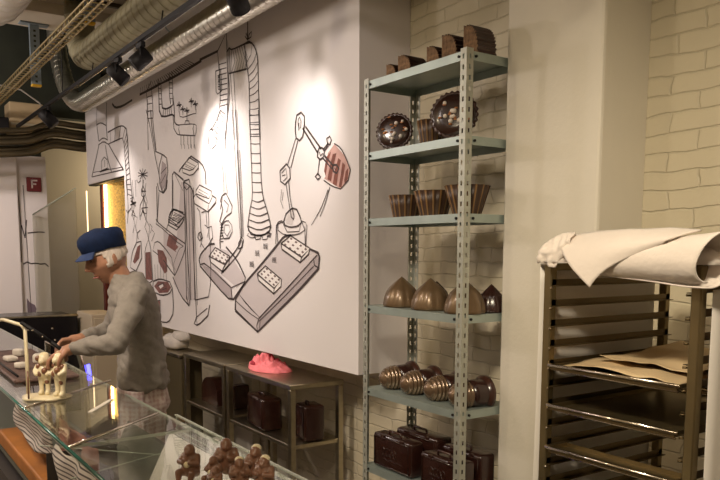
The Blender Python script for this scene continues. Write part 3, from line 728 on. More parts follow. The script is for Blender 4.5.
(1.4,[-6.187,1.657,-6.094,1.667,-5.922,1.6,-5.799,1.535,-5.74,1.392]),
(1.2,[-6.187,1.657,-6.239,1.589,-6.103,1.553]),
(0.7,[-6.202,1.473,-6.197,1.341]),
(0.7,[-6.133,1.474,-6.128,1.343]),
(0.7,[-6.064,1.475,-6.059,1.346]),
(0.7,[-5.997,1.477,-5.992,1.348]),
(0.7,[-5.931,1.478,-5.926,1.35]),
(1,[-6.45,1.577,-6.439,1.327]),
(1,[-6.287,1.583,-6.261,1.333]),
(1,[-6.45,1.577,-6.413,1.626,-6.343,1.684,-6.3,1.626,-6.287,1.583]),
(1,[-6.439,1.327,-6.359,1.308,-6.261,1.333]),
(0.9,[-6.343,1.684,-6.37,1.738,-6.431,1.793,-6.377,1.845,-6.302,1.79,-6.343,1.684]),
(1,[-6.428,2.193,-6.468,2.116,-6.426,2.033,-6.466,1.955,-6.393,1.845]),
(0.8,[-6.366,2.162,-6.405,2.085,-6.347,2.003,-6.417,1.948]),
(1,[-6.486,2.101,-6.372,2.094]),
(1,[-6.499,1.956,-6.335,1.955,-6.372,1.903,-6.469,1.918,-6.499,1.956]),
(1.5,[-6.265,1.285,-6.245,1.329,-6.074,1.356,-5.855,1.338,-5.802,1.289,-5.862,1.241,-6.054,1.216,-6.222,1.234,-6.265,1.285]),
(1,[-6.155,1.29,-6.002,1.322,-5.931,1.284,-6.036,1.264]),
(1.2,[-6.265,1.28,-6.262,1.124,-6.287,1.015]),
(1.3,[-5.802,1.289,-5.784,1.154,-5.803,1.077,-5.908,1.002,-6.087,0.993,-6.239,1.018]),
(1,[-6.212,1.16,-6.087,1.177,-6.096,1.072,-6.193,1.006]),
(1.2,[-6.664,1.66,-6.542,1.67,-6.539,1.522,-6.706,1.402,-6.865,1.433,-6.796,1.576,-6.664,1.66]),
(1,[-6.664,1.66,-6.639,1.743,-6.55,1.768]),
(0.8,[-6.803,2.053,-6.712,2.065,-6.684,1.992,-6.763,1.912,-6.7,1.827,-6.762,1.745]),
(1,[-6.787,2.036,-6.666,2.002]),
(1,[-6.808,1.998,-6.647,2.018]),
(0.8,[-6.763,1.912,-6.625,1.88,-6.685,1.799,-6.609,1.687]),
(0.8,[-6.264,1.668,-6.181,1.735,-6.241,1.762]),
(0.8,[-6.299,1.816,-6.238,1.788,-6.29,1.737]),
(0.7,[-6.733,2.215,-6.714,2.049]),
(0.7,[-6.646,2.209,-6.643,2.061]),
(1,[-6.913,2.228,-6.866,1.972,-6.917,1.833]),
(1,[-6.309,2.761,-6.212,2.592,-6.133,2.402,-6.121,2.362,-6.028,2.186,-5.963,2.059]),
(1.3,[-6.199,2.745,-6.18,2.588,-6.103,2.399,-5.94,2.357,-5.856,2.323,-5.834,2.221,-5.887,2.1,-5.964,2.054,-6.032,2.135,-6.037,2.264,-5.955,2.358]),
(1,[-5.996,2.21,-5.861,2.249]),
(1,[-6.002,2.133,-5.879,2.2]),
(1,[-6.053,2.065,-6.098,1.879,-6.117,1.841])]
FILL=[('g',[-4.959,2.411,-4.908,2.405,-4.89,2.371,-4.911,2.329,-4.957,2.315,-4.981,2.356]),
('g',[-3.909,1.766,-3.882,1.803,-3.824,1.835,-3.818,1.776,-3.831,1.742,-3.896,1.75]),
('w',[-3.389,2.158,-3.443,2.113,-3.476,2.025,-3.499,1.995,-3.46,1.966,-3.31,1.916,-3.244,1.951,-3.219,2.0,-3.264,2.07]),
('p',[-3.373,2.153,-3.438,2.112,-3.46,1.995,-3.476,1.982,-3.31,1.916,-3.239,1.953,-3.219,2.0,-3.274,2.082]),
('b',[-3.405,2.118,-3.443,2.051,-3.46,1.992,-3.476,2.022,-3.454,2.094]),
('b',[-3.352,2.104,-3.378,2.045,-3.405,1.962,-3.443,1.976,-3.416,2.048,-3.389,2.102]),
('b',[-3.31,2.063,-3.331,2.01,-3.352,1.933,-3.389,1.947,-3.368,2.013,-3.336,2.077]),
('b',[-3.269,2.035,-3.284,1.981,-3.305,1.924,-3.331,1.929,-3.31,1.994,-3.295,2.051]),
('b',[-3.239,2.019,-3.244,1.964,-3.274,1.939,-3.279,1.959,-3.264,2.004]),
('g2',[-4.466,1.38,-4.226,1.496,-3.965,1.641,-3.919,1.675,-3.683,1.636,-3.538,1.58,-3.608,1.521,-4.273,1.159,-4.282,1.079,-4.621,1.194,-4.618,1.272]),
('g3',[-4.273,1.159,-3.582,1.544,-3.533,1.575,-3.529,1.504,-3.764,1.359,-4.282,1.079]),
('w',[-3.965,1.641,-3.919,1.675,-3.847,1.682,-3.627,1.61,-3.637,1.58,-3.736,1.529,-3.954,1.605]),
('w',[-4.285,1.444,-4.176,1.503,-3.969,1.424,-3.969,1.383,-4.064,1.331,-4.273,1.408]),
('d',[-3.934,1.63,-3.917,1.638,-3.897,1.628,-3.914,1.621]),
('d',[-4.243,1.447,-4.227,1.456,-4.206,1.446,-4.221,1.439]),
('d',[-3.897,1.647,-3.88,1.655,-3.861,1.645,-3.878,1.639]),
('d',[-4.208,1.463,-4.192,1.472,-4.171,1.463,-4.187,1.455]),
('d',[-3.861,1.664,-3.844,1.672,-3.825,1.662,-3.842,1.656]),
('d',[-4.174,1.48,-4.158,1.489,-4.137,1.479,-4.152,1.472]),
('d',[-3.875,1.609,-3.859,1.617,-3.839,1.608,-3.856,1.601]),
('d',[-4.189,1.426,-4.173,1.435,-4.152,1.426,-4.167,1.418]),
('d',[-3.839,1.627,-3.823,1.634,-3.804,1.625,-3.82,1.619]),
('d',[-4.154,1.443,-4.139,1.452,-4.118,1.442,-4.133,1.435]),
('d',[-3.804,1.644,-3.787,1.651,-3.769,1.642,-3.785,1.636]),
('d',[-4.12,1.459,-4.105,1.468,-4.084,1.459,-4.099,1.451]),
('d',[-3.818,1.589,-3.802,1.597,-3.783,1.588,-3.799,1.581]),
('d',[-4.135,1.406,-4.12,1.415,-4.099,1.406,-4.114,1.398]),
('d',[-3.783,1.607,-3.767,1.614,-3.748,1.605,-3.764,1.599]),
('d',[-4.101,1.423,-4.086,1.431,-4.065,1.422,-4.081,1.415]),
('d',[-3.748,1.624,-3.732,1.631,-3.714,1.622,-3.73,1.616]),
('d',[-4.068,1.439,-4.053,1.448,-4.033,1.439,-4.047,1.431]),
('d',[-3.762,1.57,-3.746,1.578,-3.728,1.569,-3.743,1.562]),
('d',[-4.083,1.386,-4.068,1.395,-4.047,1.386,-4.062,1.378]),
('d',[-3.727,1.587,-3.712,1.595,-3.694,1.586,-3.709,1.579]),
('d',[-4.05,1.403,-4.035,1.411,-4.014,1.402,-4.029,1.395]),
('d',[-3.693,1.604,-3.678,1.612,-3.66,1.603,-3.675,1.596]),
('d',[-4.017,1.419,-4.002,1.428,-3.982,1.419,-3.996,1.411]),
('g2',[-5.219,1.55,-5.054,1.63,-4.735,1.593,-4.459,1.414,-4.594,1.347,-4.951,1.464,-5.199,1.491]),
('g3',[-5.199,1.491,-4.951,1.455,-4.673,1.347,-4.667,1.263,-4.85,1.314,-5.222,1.499]),
('w',[-5.046,1.552,-4.944,1.614,-4.706,1.559,-4.739,1.486,-4.813,1.45,-5.026,1.512]),
('d',[-5.007,1.552,-4.99,1.561,-4.963,1.55,-4.98,1.543]),
('d',[-4.973,1.572,-4.956,1.581,-4.93,1.57,-4.946,1.563]),
('d',[-4.94,1.592,-4.923,1.601,-4.897,1.59,-4.913,1.583]),
('d',[-4.942,1.537,-4.925,1.546,-4.899,1.535,-4.915,1.529]),
('d',[-4.909,1.557,-4.892,1.566,-4.866,1.555,-4.882,1.549]),
('d',[-4.876,1.577,-4.859,1.586,-4.834,1.575,-4.85,1.568]),
('d',[-4.878,1.523,-4.862,1.531,-4.836,1.521,-4.852,1.514]),
('d',[-4.845,1.542,-4.829,1.551,-4.804,1.541,-4.82,1.534]),
('d',[-4.813,1.562,-4.797,1.571,-4.772,1.56,-4.787,1.554]),
('d',[-4.815,1.508,-4.799,1.517,-4.774,1.507,-4.79,1.5]),
('d',[-4.783,1.528,-4.768,1.537,-4.742,1.526,-4.758,1.52]),
('d',[-4.752,1.548,-4.736,1.556,-4.711,1.546,-4.727,1.539]),
('g2',[-5.495,2.096,-5.312,2.033,-5.322,1.221,-5.447,1.214]),
('w',[-5.526,2.21,-5.395,2.281,-5.195,2.217,-5.244,2.181,-5.355,2.141,-5.515,2.186]),
('w',[-5.315,1.987,-5.204,2.062,-4.98,2.008,-4.907,1.943,-5.053,1.867,-5.294,1.927]),
('w',[-5.82,1.833,-5.732,1.899,-5.548,1.867,-5.658,1.789]),
('g2',[-5.772,1.331,-5.615,1.239,-5.424,1.177,-5.421,1.225,-5.479,1.318,-5.507,2.101,-5.558,2.114]),
('g3',[-6.042,2.144,-5.988,2.075,-5.899,2.104,-5.881,2.152]),
('g2',[-5.969,1.757,-5.614,1.653,-5.564,1.619,-5.737,1.432,-5.982,1.579]),
('r',[-5.842,1.724,-5.652,1.687,-5.696,1.639,-5.643,1.619,-5.712,1.59,-5.686,1.575,-5.906,1.63,-5.889,1.665]),
('r',[-6.13,1.599,-5.996,1.589,-5.913,1.529,-5.907,1.422,-5.966,1.4,-6.108,1.495]),
('r',[-6.434,1.572,-6.304,1.578,-6.276,1.338,-6.438,1.338]),
('r',[-6.233,1.287,-6.136,1.333,-5.898,1.336,-5.83,1.293,-5.905,1.249,-6.113,1.234]),
('w',[-6.124,1.296,-6.031,1.321,-6.004,1.296,-6.08,1.272]),
('r',[-6.197,1.155,-6.103,1.176,-6.095,1.082,-6.162,1.014,-6.239,1.018,-6.217,1.1]),
('r',[-6.65,1.621,-6.562,1.643,-6.607,1.521,-6.735,1.469,-6.787,1.485]),
('g3',[-5.959,2.308,-5.874,2.275,-5.867,2.174,-5.946,2.089,-6.015,2.16])]

def stroke(bm, pts, w, y, jit=0):
    P = [Vector((pts[i], 0, pts[i+1])) for i in range(0, len(pts), 2)]
    P = [p for i, p in enumerate(P) if i == 0 or (p-P[i-1]).length > .002]
    if len(P) < 2: return
    if len(P) > 2:      # one round of corner cutting keeps the pen line soft
        Q = [P[0]]
        for i in range(1, len(P)-1):
            a, c, d = P[i-1], P[i], P[i+1]
            ang = (c-a).angle(d-c, 0)
            if ang < .6: Q += [c.lerp(a, .22), c.lerp(d, .22)]
            else: Q.append(c)
        P = Q+[P[-1]]
    n = len(P); L_, R_ = [], []
    for i in range(n):
        t = (P[min(i+1, n-1)]-P[max(i-1, 0)]).normalized(); s = Vector((-t.z, 0, t.x))
        hw = w/2*(1+max(0, -P[i].x-3.6)*.16)*(.75+.35*nz(P[i].x*9, P[i].z*9, w*50))
        L_.append(bm.verts.new((P[i].x+s.x*hw, y, P[i].z+s.z*hw))); R_.append(bm.verts.new((P[i].x-s.x*hw, y, P[i].z-s.z*hw)))
    for i in range(n-1): bm.faces.new((L_[i], L_[i+1], R_[i+1], R_[i]))
lay = {}
for i, (c, pts) in enumerate(FILL):
    bm = lay.setdefault(c, nb())
    y = 2.1492 - .00002*i
    vs = [bm.verts.new((pts[k], y, pts[k+1])) for k in range(0, len(pts), 2)]
    try: bm.faces.new(vs)
    except ValueError: pass
pr = nb(); keys = list(lay)
for k, c in enumerate(keys):
    for f in lay[c].faces:
        f.material_index = k
        if f.normal.y > 0: f.normal_flip()
    merge(pr, lay[c])
b = nb()
for w, pts in INK: stroke(b, pts, .0085*w, 2.1470)
for f in b.faces: f.material_index = len(keys)
merge(pr, b)
obj('printed_drawing', pr, [M['ink_'+c] for c in keys]+[M['ink']], mur, recalc=False)

# drawings on the far left wall
art = thing('wall_drawing', 'thin dark ink line drawing on the white wall under the red sign', 'wall drawing', (-8.999, 1.6, 1.4))
def wstroke(bm, pts, w=.012):
    for (y0, z0), (y1, z1) in zip(pts, pts[1:]):
        d = Vector((y1-y0, z1-z0)); d.normalize(); s = Vector((-d.y, d.x))*w/2
        bm.faces.new([bm.verts.new((-8.996, y, z)) for y, z in ((y0+s.x, z0+s.y), (y1+s.x, z1+s.y), (y1-s.x, z1-s.y), (y0-s.x, z0-s.y))])
b = nb()
wstroke(b, [(1.62, 1.86), (1.65, 1.72), (1.675, 1.92)], .01); wstroke(b, [(1.68, 1.775), (1.80, 1.79), (1.86, 1.785)], .014)
wstroke(b, [(1.62, 1.43), (1.66, 1.455), (1.70, 1.435), (1.75, 1.44), (1.80, 1.43), (1.85, 1.435), (1.885, 1.40)], .014)
wstroke(b, [(1.43, 1.43), (1.50, 1.425)], .012); wstroke(b, [(1.60, 1.45), (1.615, 1.86), (1.59, 2.4)], .008); wstroke(b, [(1.655, 2.3), (1.68, .85)], .006)
obj('ink_lines', b, M['ink_wall'], art)
b = nb(); b.faces.new([b.verts.new((-8.9965, y, z)) for y, z in ((1.64, 1.05), (1.67, 1.0), (1.72, .97), (1.735, .93), (1.73, .88), (1.745, .80), (1.64, .80))])
obj('purple_shape', b, mat('purple grey print', (.20, .15, .18), .7), art)
# white projecting panels of that wall
for x0, y0, y1, z1, lab in ((-8.97, 1.30, 1.585, 2.60, 'tall white panel fixed on the white wall, left of the red sign'),):
    b = nb(); rbox(b, x0-.028, x0+.05, y0, y1, .4, z1, .012); tag(obj('wall_panel', b, M['white_wall']), lab, 'panel')
# F sign
sg = thing('fire_sign', 'small dark red square sign with a white letter F on the white wall', 'sign', (-8.99, 1.765, 2.235))
b = nb(); rbox(b, -9.0, -8.975, 1.69, 1.842, 2.235, 2.388, .004, 1); obj('plate', b, M['red'], sg)
b = nb(); box(b, -8.976, -8.970, 1.735, 1.752, 2.268, 2.362); box(b, -8.976, -8.970, 1.735, 1.80, 2.346, 2.362); box(b, -8.976, -8.970, 1.735, 1.788, 2.308, 2.322); obj('letter', b, M['sign_w'], sg)

# ------------------------------------------------------------------ golden panel seen through the opening
g = thing('gold_panel', 'hammered golden panel with a glowing strip at its side, in the opening below the mural', 'panel', (-7.5, 2.32, 0))
b = nb(); rbox(b, -8.065, -6.99, 2.30, 2.34, .01, 2.6, .005, 1); obj('sheet', b, M['gold'], g)
b = nb(); box(b, -8.10, -8.07, 2.28, 2.34, 1.72, 2.6); obj('strip_light', b, M['led'], g)
b = nb(); box(b, -8.18, -8.10, 2.26, 2.36, .01, 2.55); obj('side_post', b, mat('dark red post', (.10, .012, .012), .4), g)
b = nb(); box(b, -8.229, -6.975, 2.16, 2.24, 2.262, 2.274); obj('head_rail', b, M['black'], g)
g = thing('light_edge_pane', 'slanted clear stand-in pane imitating a light edge on the beige wall beside the golden panel', 'stand-in pane', (-8.5, 1.93, 0))
b = nb()  # pane added in place of a light and shadow edge on the wall
P = [(-8.25, 2.03, 2.235), (-8.95, 1.735, 1.98), (-8.95, 1.735, .02), (-8.25, 2.03, .02)]
n = Vector((.38, -.92, 0))*.01
a = [b.verts.new(Vector(p)) for p in P]; c = [b.verts.new(Vector(p)+n) for p in P]
b.faces.new(a); b.faces.new(c[::-1])
for i in range(4): b.faces.new((a[i], a[(i+1) % 4], c[(i+1) % 4], c[i]))
obj('pane', b, M['glass2'], g)
b = nb(); tube(b, [P[0], P[1]], .008, 6); obj('edge_strip', b, M['glass_edge'], g)
b = nb(); tube(b, [(-10.1, 2.62, 1.75), (-10.1, 2.62, 2.35)], .008, 8); tag(obj('reflection_tube', b, M['glow_refl']), 'thin upright glowing line imitating a reflection on the beige wall above the blue cap', 'reflection')  # glowing tube stands for a reflection in glass, not a lamp

# low beige cabinet and black machine behind the man's hands
t = thing('beige_cabinet', 'low beige cabinet against the far wall, right of the black machine', 'cabinet', (-7.5, 2.0, 0))
b = nb(); rbox(b, -7.75, -7.2, 1.87, 2.13, 0, .985, .008, 2); obj('body', b, M['cab_beige'], t)
b = nb(); rbox(b, -7.20, -7.185, 1.89, 2.11, .1, .95, .004, 1); obj('door', b, M['cab_beige'], t)
t = thing('black_machine', 'large glossy black machine with a curved top edge behind the white chocolate figures', 'machine', (-8, 1.4, 0))
b = nb()
def mtop(y): return .925+.02*math.sin((y-.5)*1.6)
ys = [.45+i*(1.84-.45)/16 for i in range(17)]
rr = []
for y in ys: rr.append([b.verts.new(p) for p in ((-7.6, y, .0), (-7.6, y, mtop(y)), (-8.3, y, mtop(y)), (-8.3, y, 0))])
for p, q in zip(rr, rr[1:]):
    for k in range(4): b.faces.new((p[k], q[k], q[(k+1) % 4], p[(k+1) % 4]))
b.faces.new(rr[0]); b.faces.new(rr[-1][::-1]); obj('housing', b, M['black_gloss'], t)
for y, z in ((1.38, .83), (1.60, .835), (1.62, .72)):
    b = nb(); ball(b, (-7.6, y, z), .012); obj('screw_head', b, M['chrome'], t)
b = nb(); tube(b, [(-7.58, .5, mtop(.5)+.012)]+[(-7.58, y, mtop(y)+.012) for y in ys[1:]], .012, 6); obj('top_trim', b, M['steel'], t)
t = thing('bent_tube_frame', 'bent polished tube frame with a blue light behind the chocolate figures', 'frame', (-4.9, 1.2, 0))
b = nb(); tube(b, [(-4.9, 1.08, .98), (-4.9, 1.12, .985), (-4.9, 1.16, .965), (-4.9, 1.19, .92), (-4.9, 1.215, .80), (-4.9, 1.225, .60), (-4.9, 1.23, 0)], .017, 10); obj('tube', b, M['chrome'], t)
b = nb(); tube(b, [(-4.9, 1.24, .86), (-4.9, 1.246, .80), (-4.9, 1.25, .76)], .012, 8); obj('blue_light', b, M['blue_led'], t)
b = nb(); tube(b, [(-4.9, 1.08, .98), (-5.3, 1.08, .98), (-5.3, 1.08, 0)], .017, 10); obj('rear_tube', b, M['chrome'], t)

# ------------------------------------------------------------------ slotted steel shelving
SX0, SX1, SY0, SY1 = -2.883, -2.198, 2.0, 2.30
LV = [2.362, 2.044, 1.744, 1.342, .950, .576]
sh = thing('shelving_unit', 'tall slotted steel shelving unit with six shelves of chocolate pieces beside the pillar', 'shelf', ((SX0+SX1)/2, 2.125, 0))
def slotted(bm, o, u, L_, z0, z1):
    # flange of an angle post, with real slots; o corner, u direction, L_ width
    cols = [0, L_*.36, L_*.64, L_]; z = z0; zz = [z0]
    while z+.04 < z1: zz += [z+.012, z+.030, z+.04]; z += .04
    zz.append(z1); th = Vector((-u.y, u.x, 0))
    vs = [[bm.verts.new(o+u*c+Vector((0, 0, q))) for c in cols] for q in zz]
    for i in range(len(zz)-1):
        for k in range(3):
            if k == 1 and i % 3 == 1 and i < len(zz)-2: continue
            bm.faces.new((vs[i][k], vs[i][k+1], vs[i+1][k+1], vs[i+1][k]))
for (cx, cy, ux, uy) in ((SX0, SY0, 1, 1), (SX1, SY0, -1, 1), (SX0, SY1, 1, -1), (SX1, SY1, -1, -1)):
    b = nb(); o = Vector((cx, cy, 0))
    slotted(b, o, Vector((ux, 0, 0)), .034, 0, 2.372); slotted(b, o, Vector((0, uy, 0)), .034, 0, 2.372)
    bmesh.ops.remove_doubles(b, verts=b.verts, dist=.0005)
    p = obj('post', b, M['galv_post'], sh)
    md = p.modifiers.new('thick', 'SOLIDIFY'); md.thickness = .0022; md.offset = 0
for i, z in enumerate(LV):
    b = nb(); x0, x1, y0, y1 = SX0+.003, SX1-.003, SY0+.003, SY1-.003; h = .034
    box(b, x0, x1, y0, y1, z-.002, z)
    box(b, x0, x1, y0, y0+.0015, z-h, z-.002); box(b, x0, x1, y1-.0015, y1, z-h, z-.002)
    box(b, x0, x0+.0015, y0+.0015, y1-.0015, z-h, z-.002); box(b, x1-.0015, x1, y0+.0015, y1-.0015, z-h, z-.002)
    box(b, x0, x1, y0+.0015, y0+.012, z-h, z-h+.0015)
    obj('shelf_panel', b, M['galv'], sh)
    for bx_, by_, ax in ((SX0+.045, SY0+.001, 'y'), (SX1-.045, SY0+.001, 'y'), (SX1-.0, SY0+.05, 'x')):
        b = nb()
        if ax == 'y': tube(b, [(bx_, by_-.004, z-.018), (bx_, by_+.003, z-.018)], .0055, 8)
        else: tube(b, [(bx_+.003, by_, z-.018), (bx_-.004, by_, z-.018)], .0055, 8)
        obj('bolt', b, M['black'], sh)

# ribbed D-shaped chocolate cakes on the top shelf
def ribloaf(w, d, h, name='ribbed_half_round_chocolate'):
    bm = nb(); n = 40; A, B = [], []
    for k in range(n+1):
        a = PI/2*k/n*1.02 if k < n else PI/2
        rib = 1+.045*math.cos(a*44)
        x = w*math.sin(a)**.75*rib; z = h*math.cos(a)**.8*rib if k < n else 0
        A.append(bm.verts.new((x, 0, max(z, 0)))); B.append(bm.verts.new((x, d, max(z, 0))))
    a0 = bm.verts.new((0, 0, 0)); b0 = bm.verts.new((0, d, 0))
    for k in range(n): bm.faces.new((A[k], A[k+1], B[k+1], B[k])).material_index = 0
    bm.faces.new([a0]+A).material_index = 1; bm.faces.new([b0]+B[::-1]).material_index = 0
    bm.faces.new((a0, b0, B[0], A[0])); bm.faces.new((a0, A[n], B[n], b0))
    return bm
labs = ['smallest ribbed half-round chocolate at the left end of the top shelf', 'ribbed half-round chocolate on the top shelf, second from the left', 'ribbed half-round chocolate in the middle of the top shelf row',
        'ribbed half-round chocolate on the top shelf, second from the right', 'largest ribbed half-round chocolate at the right end of the top shelf']
for (x, y, w, h), lb in zip(((-2.81, 2.07, .075, .075), (-2.71, 2.06, .098, .093), (-2.53, 2.075, .088, .095), (-2.415, 2.06, .10, .115), (-2.285, 2.06, .088, .122)), labs):
    o = obj('ribbed_half_round_chocolate', ribloaf(w*.92, .10, h*.92), [M['choc'], M['rough_choc']]); o.location = (x, y, LV[0]+.001)
    tag(o, lb, 'chocolate', 'ribbed chocolates on the top shelf')

# ribbed cups
def cup(rb, rt_, h, n=16):
    bm = nb()
    def fn(a, t): return 1+.075*abs(math.cos(a*n/2))**1.5*(.5+.5*t)-.03
    lathe(bm, [(0, 0), (rb, 0), (rb, .002), (rb+(rt_-rb)*.5, h*.5), (rt_, h), (rt_*.93, h), (rb*.9, h*.12), (0, h*.12)], n*8, fn, mifn=lambda k: 1 if (k % 8) not in (0, 1) else 0)
    return bm
def cupthing(x, y, z, rb, rt_, h, lb, grp, rz=0):
    o = obj('ribbed_chocolate_cup', cup(rb, rt_, h), [M['rib_edge'], M['rib_choc']]); o.location = (x, y, z+.001); o.rotation_euler = (0, 0, rz)
    tag(o, lb, 'chocolate cup', grp)
cupthing(-2.525, 2.11, LV[1], .05, .068, .105, 'ribbed chocolate cup between the two pearl-studded chocolate medallions', 'ribbed cups')
for x, lb, rt_, h in ((-2.70, 'ribbed chocolate cup at the left end of the third shelf from the top', .078, .10), (-2.505, 'ribbed chocolate cup in the middle of the three on the third shelf', .086, .108), (-2.295, 'largest ribbed chocolate cup, behind the front right post on the third shelf', .092, .116)):
    cupthing(x, 2.105, LV[2], .058, rt_, h, lb, 'ribbed cups')

# medallions with pearls
def medallion(x, z, r, tilt, lb):
    t = thing('chocolate_medallion', lb, 'chocolate', (x, 2.09, z+.001), group='pearl studded medallions')
    mx = Matrix.Translation((x, 2.07, z+r*1.03)) @ Matrix.Rotation(R(38), 4, 'Z') @ Matrix.Rotation(R(90-tilt), 4, 'X')
    bm = nb()
    def fn(a, t): return 1+.035*math.cos(a*26)
    lathe(bm, [(0, -.045), (r*.7, -.04), (r*.93, -.02), (r, -.004), (r*.99, .008), (r*.88, .006)], 156, fn); bm.transform(mx); obj('ruffled_rim', bm, M['choc'], t)
    bm = nb(); lathe(bm, [(r*.9, .004), (r*.84, .012), (r*.5, .017), (0, .018)], 40); bm.transform(mx); obj('face', bm, M['choc_red'], t)
    rnd = random.Random(int(r*1000))
    for k in range(9):
        a = rnd.uniform(0, 2*PI); q = r*rnd.uniform(.1, .7); bm = nb(); ball(bm, (q*math.cos(a), q*math.sin(a), .02), rnd.uniform(.006, .0105)); bm.transform(mx); obj('pearl', bm, M['pearl'], t)
    for k in range(12):
        a = rnd.uniform(0, 2*PI); q = r*rnd.uniform(.05, .8); bm = nb(); ball(bm, (q*math.cos(a), q*math.sin(a), .019), .006, (1.5, .8, .6), 6, 4); bm.transform(mx); obj('copper_flake', bm, M['copper'], t)
medallion(-2.745, LV[1], .084, 12, 'smaller pearl-studded round chocolate medallion leaning at the left of the second shelf')
medallion(-2.345, LV[1], .098, 10, 'larger pearl-studded round chocolate medallion behind the front right post on the second shelf')

# pointed domes
def dome_bm(r, h):
    bm = nb(); prof = []
    for t in [i/18 for i in range(19)]:
        q = r*(1-t**2.1)**.72 if t < 1 else 0
        if t > .62: q = r*((1-.62**2.1)**.72)*((1-t)/.38)**.85
        prof.append((q, h*(t if t < .9 else .9+(t-.9)*1.2)))
    prof = [(0, 0), (r*.96, 0)]+prof[1:]; prof[-1] = (0, prof[-1][1])
    lathe(bm, prof, 64, lambda a, t: 1+.065*abs(math.cos(a*4)))
    return bm
for x, lb in ((-2.70, 'pointed bronze chocolate dome at the left of the front three on the fourth shelf'), (-2.495, 'pointed bronze chocolate dome in the middle of the front three'), (-2.275, 'pointed bronze chocolate dome half behind the front right post')):
    o = obj('pointed_chocolate_dome', dome_bm(.081, .135), M['bronze_choc']); o.location = (x, 2.085, LV[3]+.001); tag(o, lb, 'chocolate dome', 'pointed domes')
for x, lb in ((-2.615, 'dark rounded chocolate dome behind the left pair of bronze domes'), (-2.41, 'dark rounded chocolate dome behind the middle bronze dome'), (-2.262, 'dark rounded chocolate dome at the far right behind the bronze dome')):
    o = obj('round_chocolate_dome', dome_bm(.062, .115), M['choc_red']); o.location = (x, 2.222, LV[3]+.001); o.rotation_euler = (0, 0, .4); tag(o, lb, 'chocolate dome', 'dark rear domes')

# ringed shells lying on the fifth shelf
def shell(x, y, z, lb, rz):
    t = thing('ringed_chocolate_shell', lb, 'chocolate shell', (x, y, z+.001), rz, 'ringed shells')
    bm = nb(); prof = [(0, -.095)]
    for i in range(1, 25):
        u = i/24; prof.append((.057*(1-(1-u)**2.3)**.55*(1+.055*math.cos(u*2*PI*5)), -.095+.085*u))
    prof.append((.056, -.006)); lathe(bm, prof, 28)
    mx = Matrix.Translation((0, 0, .05)) @ Matrix.Rotation(R(-90), 4, 'X'); bm.transform(mx)
    for v in bm.verts: v.co.z = max(v.co.z, .0)
    obj('ringed_nose', bm, M['silver_choc'], t, local=True)
    bm = nb(); lathe(bm, [(.0, -.008), (.055, -.006), (.060, .02), (.062, .07), (.055, .105), (.03, .12), (0, .125)], 28); bm.transform(mx)
    for v in bm.verts: v.co.z = max(v.co.z, .0)
    obj('body', bm, M['choc_red'], t, local=True)
    bm = nb(); lathe(bm, [(.056, .06), (.074, .075), (.074, .09), (.05, .1)], 28); bm.transform(mx)
    for v in bm.verts: v.co.z = max(v.co.z, .0)
    obj('rear_ridge', bm, M['choc'], t, local=True)
for x, lb in ((-2.762, 'ringed chocolate shell lying at the left end of the fifth shelf'), (-2.60, 'silvery ringed chocolate shell on the fifth shelf, second from the left'), (-2.432, 'ringed chocolate shell on the fifth shelf, third from the left'), (-2.272, 'ringed chocolate shell on the fifth shelf behind the front right post')):
    shell(x, 2.11, LV[4], lb, -.12)

# chocolate suitcases
def suitcase(name, x, y, z, w, d, h, lb, rz=0, grp='chocolate suitcases', motif=True):
    t = thing(name, lb, 'chocolate suitcase', (x, y, z+.001), rz, grp)
    bm = nb(); rbox(bm, 0, w, 0, d, 0, h, .016, 3); smooth(bm); obj('body', bm, M['choc_red'], t, local=True)
    bm = nb()
    q = .016
    tube(bm, [(q, -.001, q), (w-q, -.001, q), (w-q, -.001, h-q), (q, -.001, h-q), (q, -.001, q)], .004, 6); obj('raised_border', bm, M['choc_red'], t, local=True)
    bm = nb(); tube(bm, [(w*.3, d*.4, h-.004), (w*.32, d*.4, h+.014), (w*.6, d*.4, h+.014), (w*.62, d*.4, h-.004)], .006, 8); obj('handle', bm, M['choc'], t, local=True)
    for k in (.22, .72):
        bm = nb(); rbox(bm, w*k, w*k+.03, -.004, .01, h-.028, h-.002, .003, 1); obj('clasp', bm, M['choc_red'], t, local=True)
    if motif:
        bm = nb()
        for k in range(4): tube(bm, [(w*(.3+.1*k)+.012*math.cos(a), -.001, h*.52+h*.12*math.sin(a)) for a in [i*PI/5+k for i in range(9)]], .0022, 5)
        tube(bm, [(w*.28+w*.5*i/9, -.001, h*.3+.004*math.sin(i*2)) for i in range(10)], .002, 5)
        obj('embossed_motif', bm, M['choc_red'], t, local=True)
    return t
suitcase('chocolate_suitcase', -2.83, 2.02, LV[5], .29, .08, .165, 'reddish chocolate suitcase with embossed front at the left of the lowest shelf')
suitcase('chocolate_suitcase', -2.475, 2.02, LV[5], .26, .09, .15, 'reddish chocolate suitcase behind the front right post on the lowest shelf')
suitcase('chocolate_suitcase', -2.80, 2.135, LV[5], .30, .10, .178, 'dark chocolate suitcase standing behind the left embossed suitcase', motif=False)
suitcase('chocolate_suitcase', -2.47, 2.14, LV[5], .25, .09, .165, 'dark chocolate suitcase at the back right of the lowest shelf', motif=False)

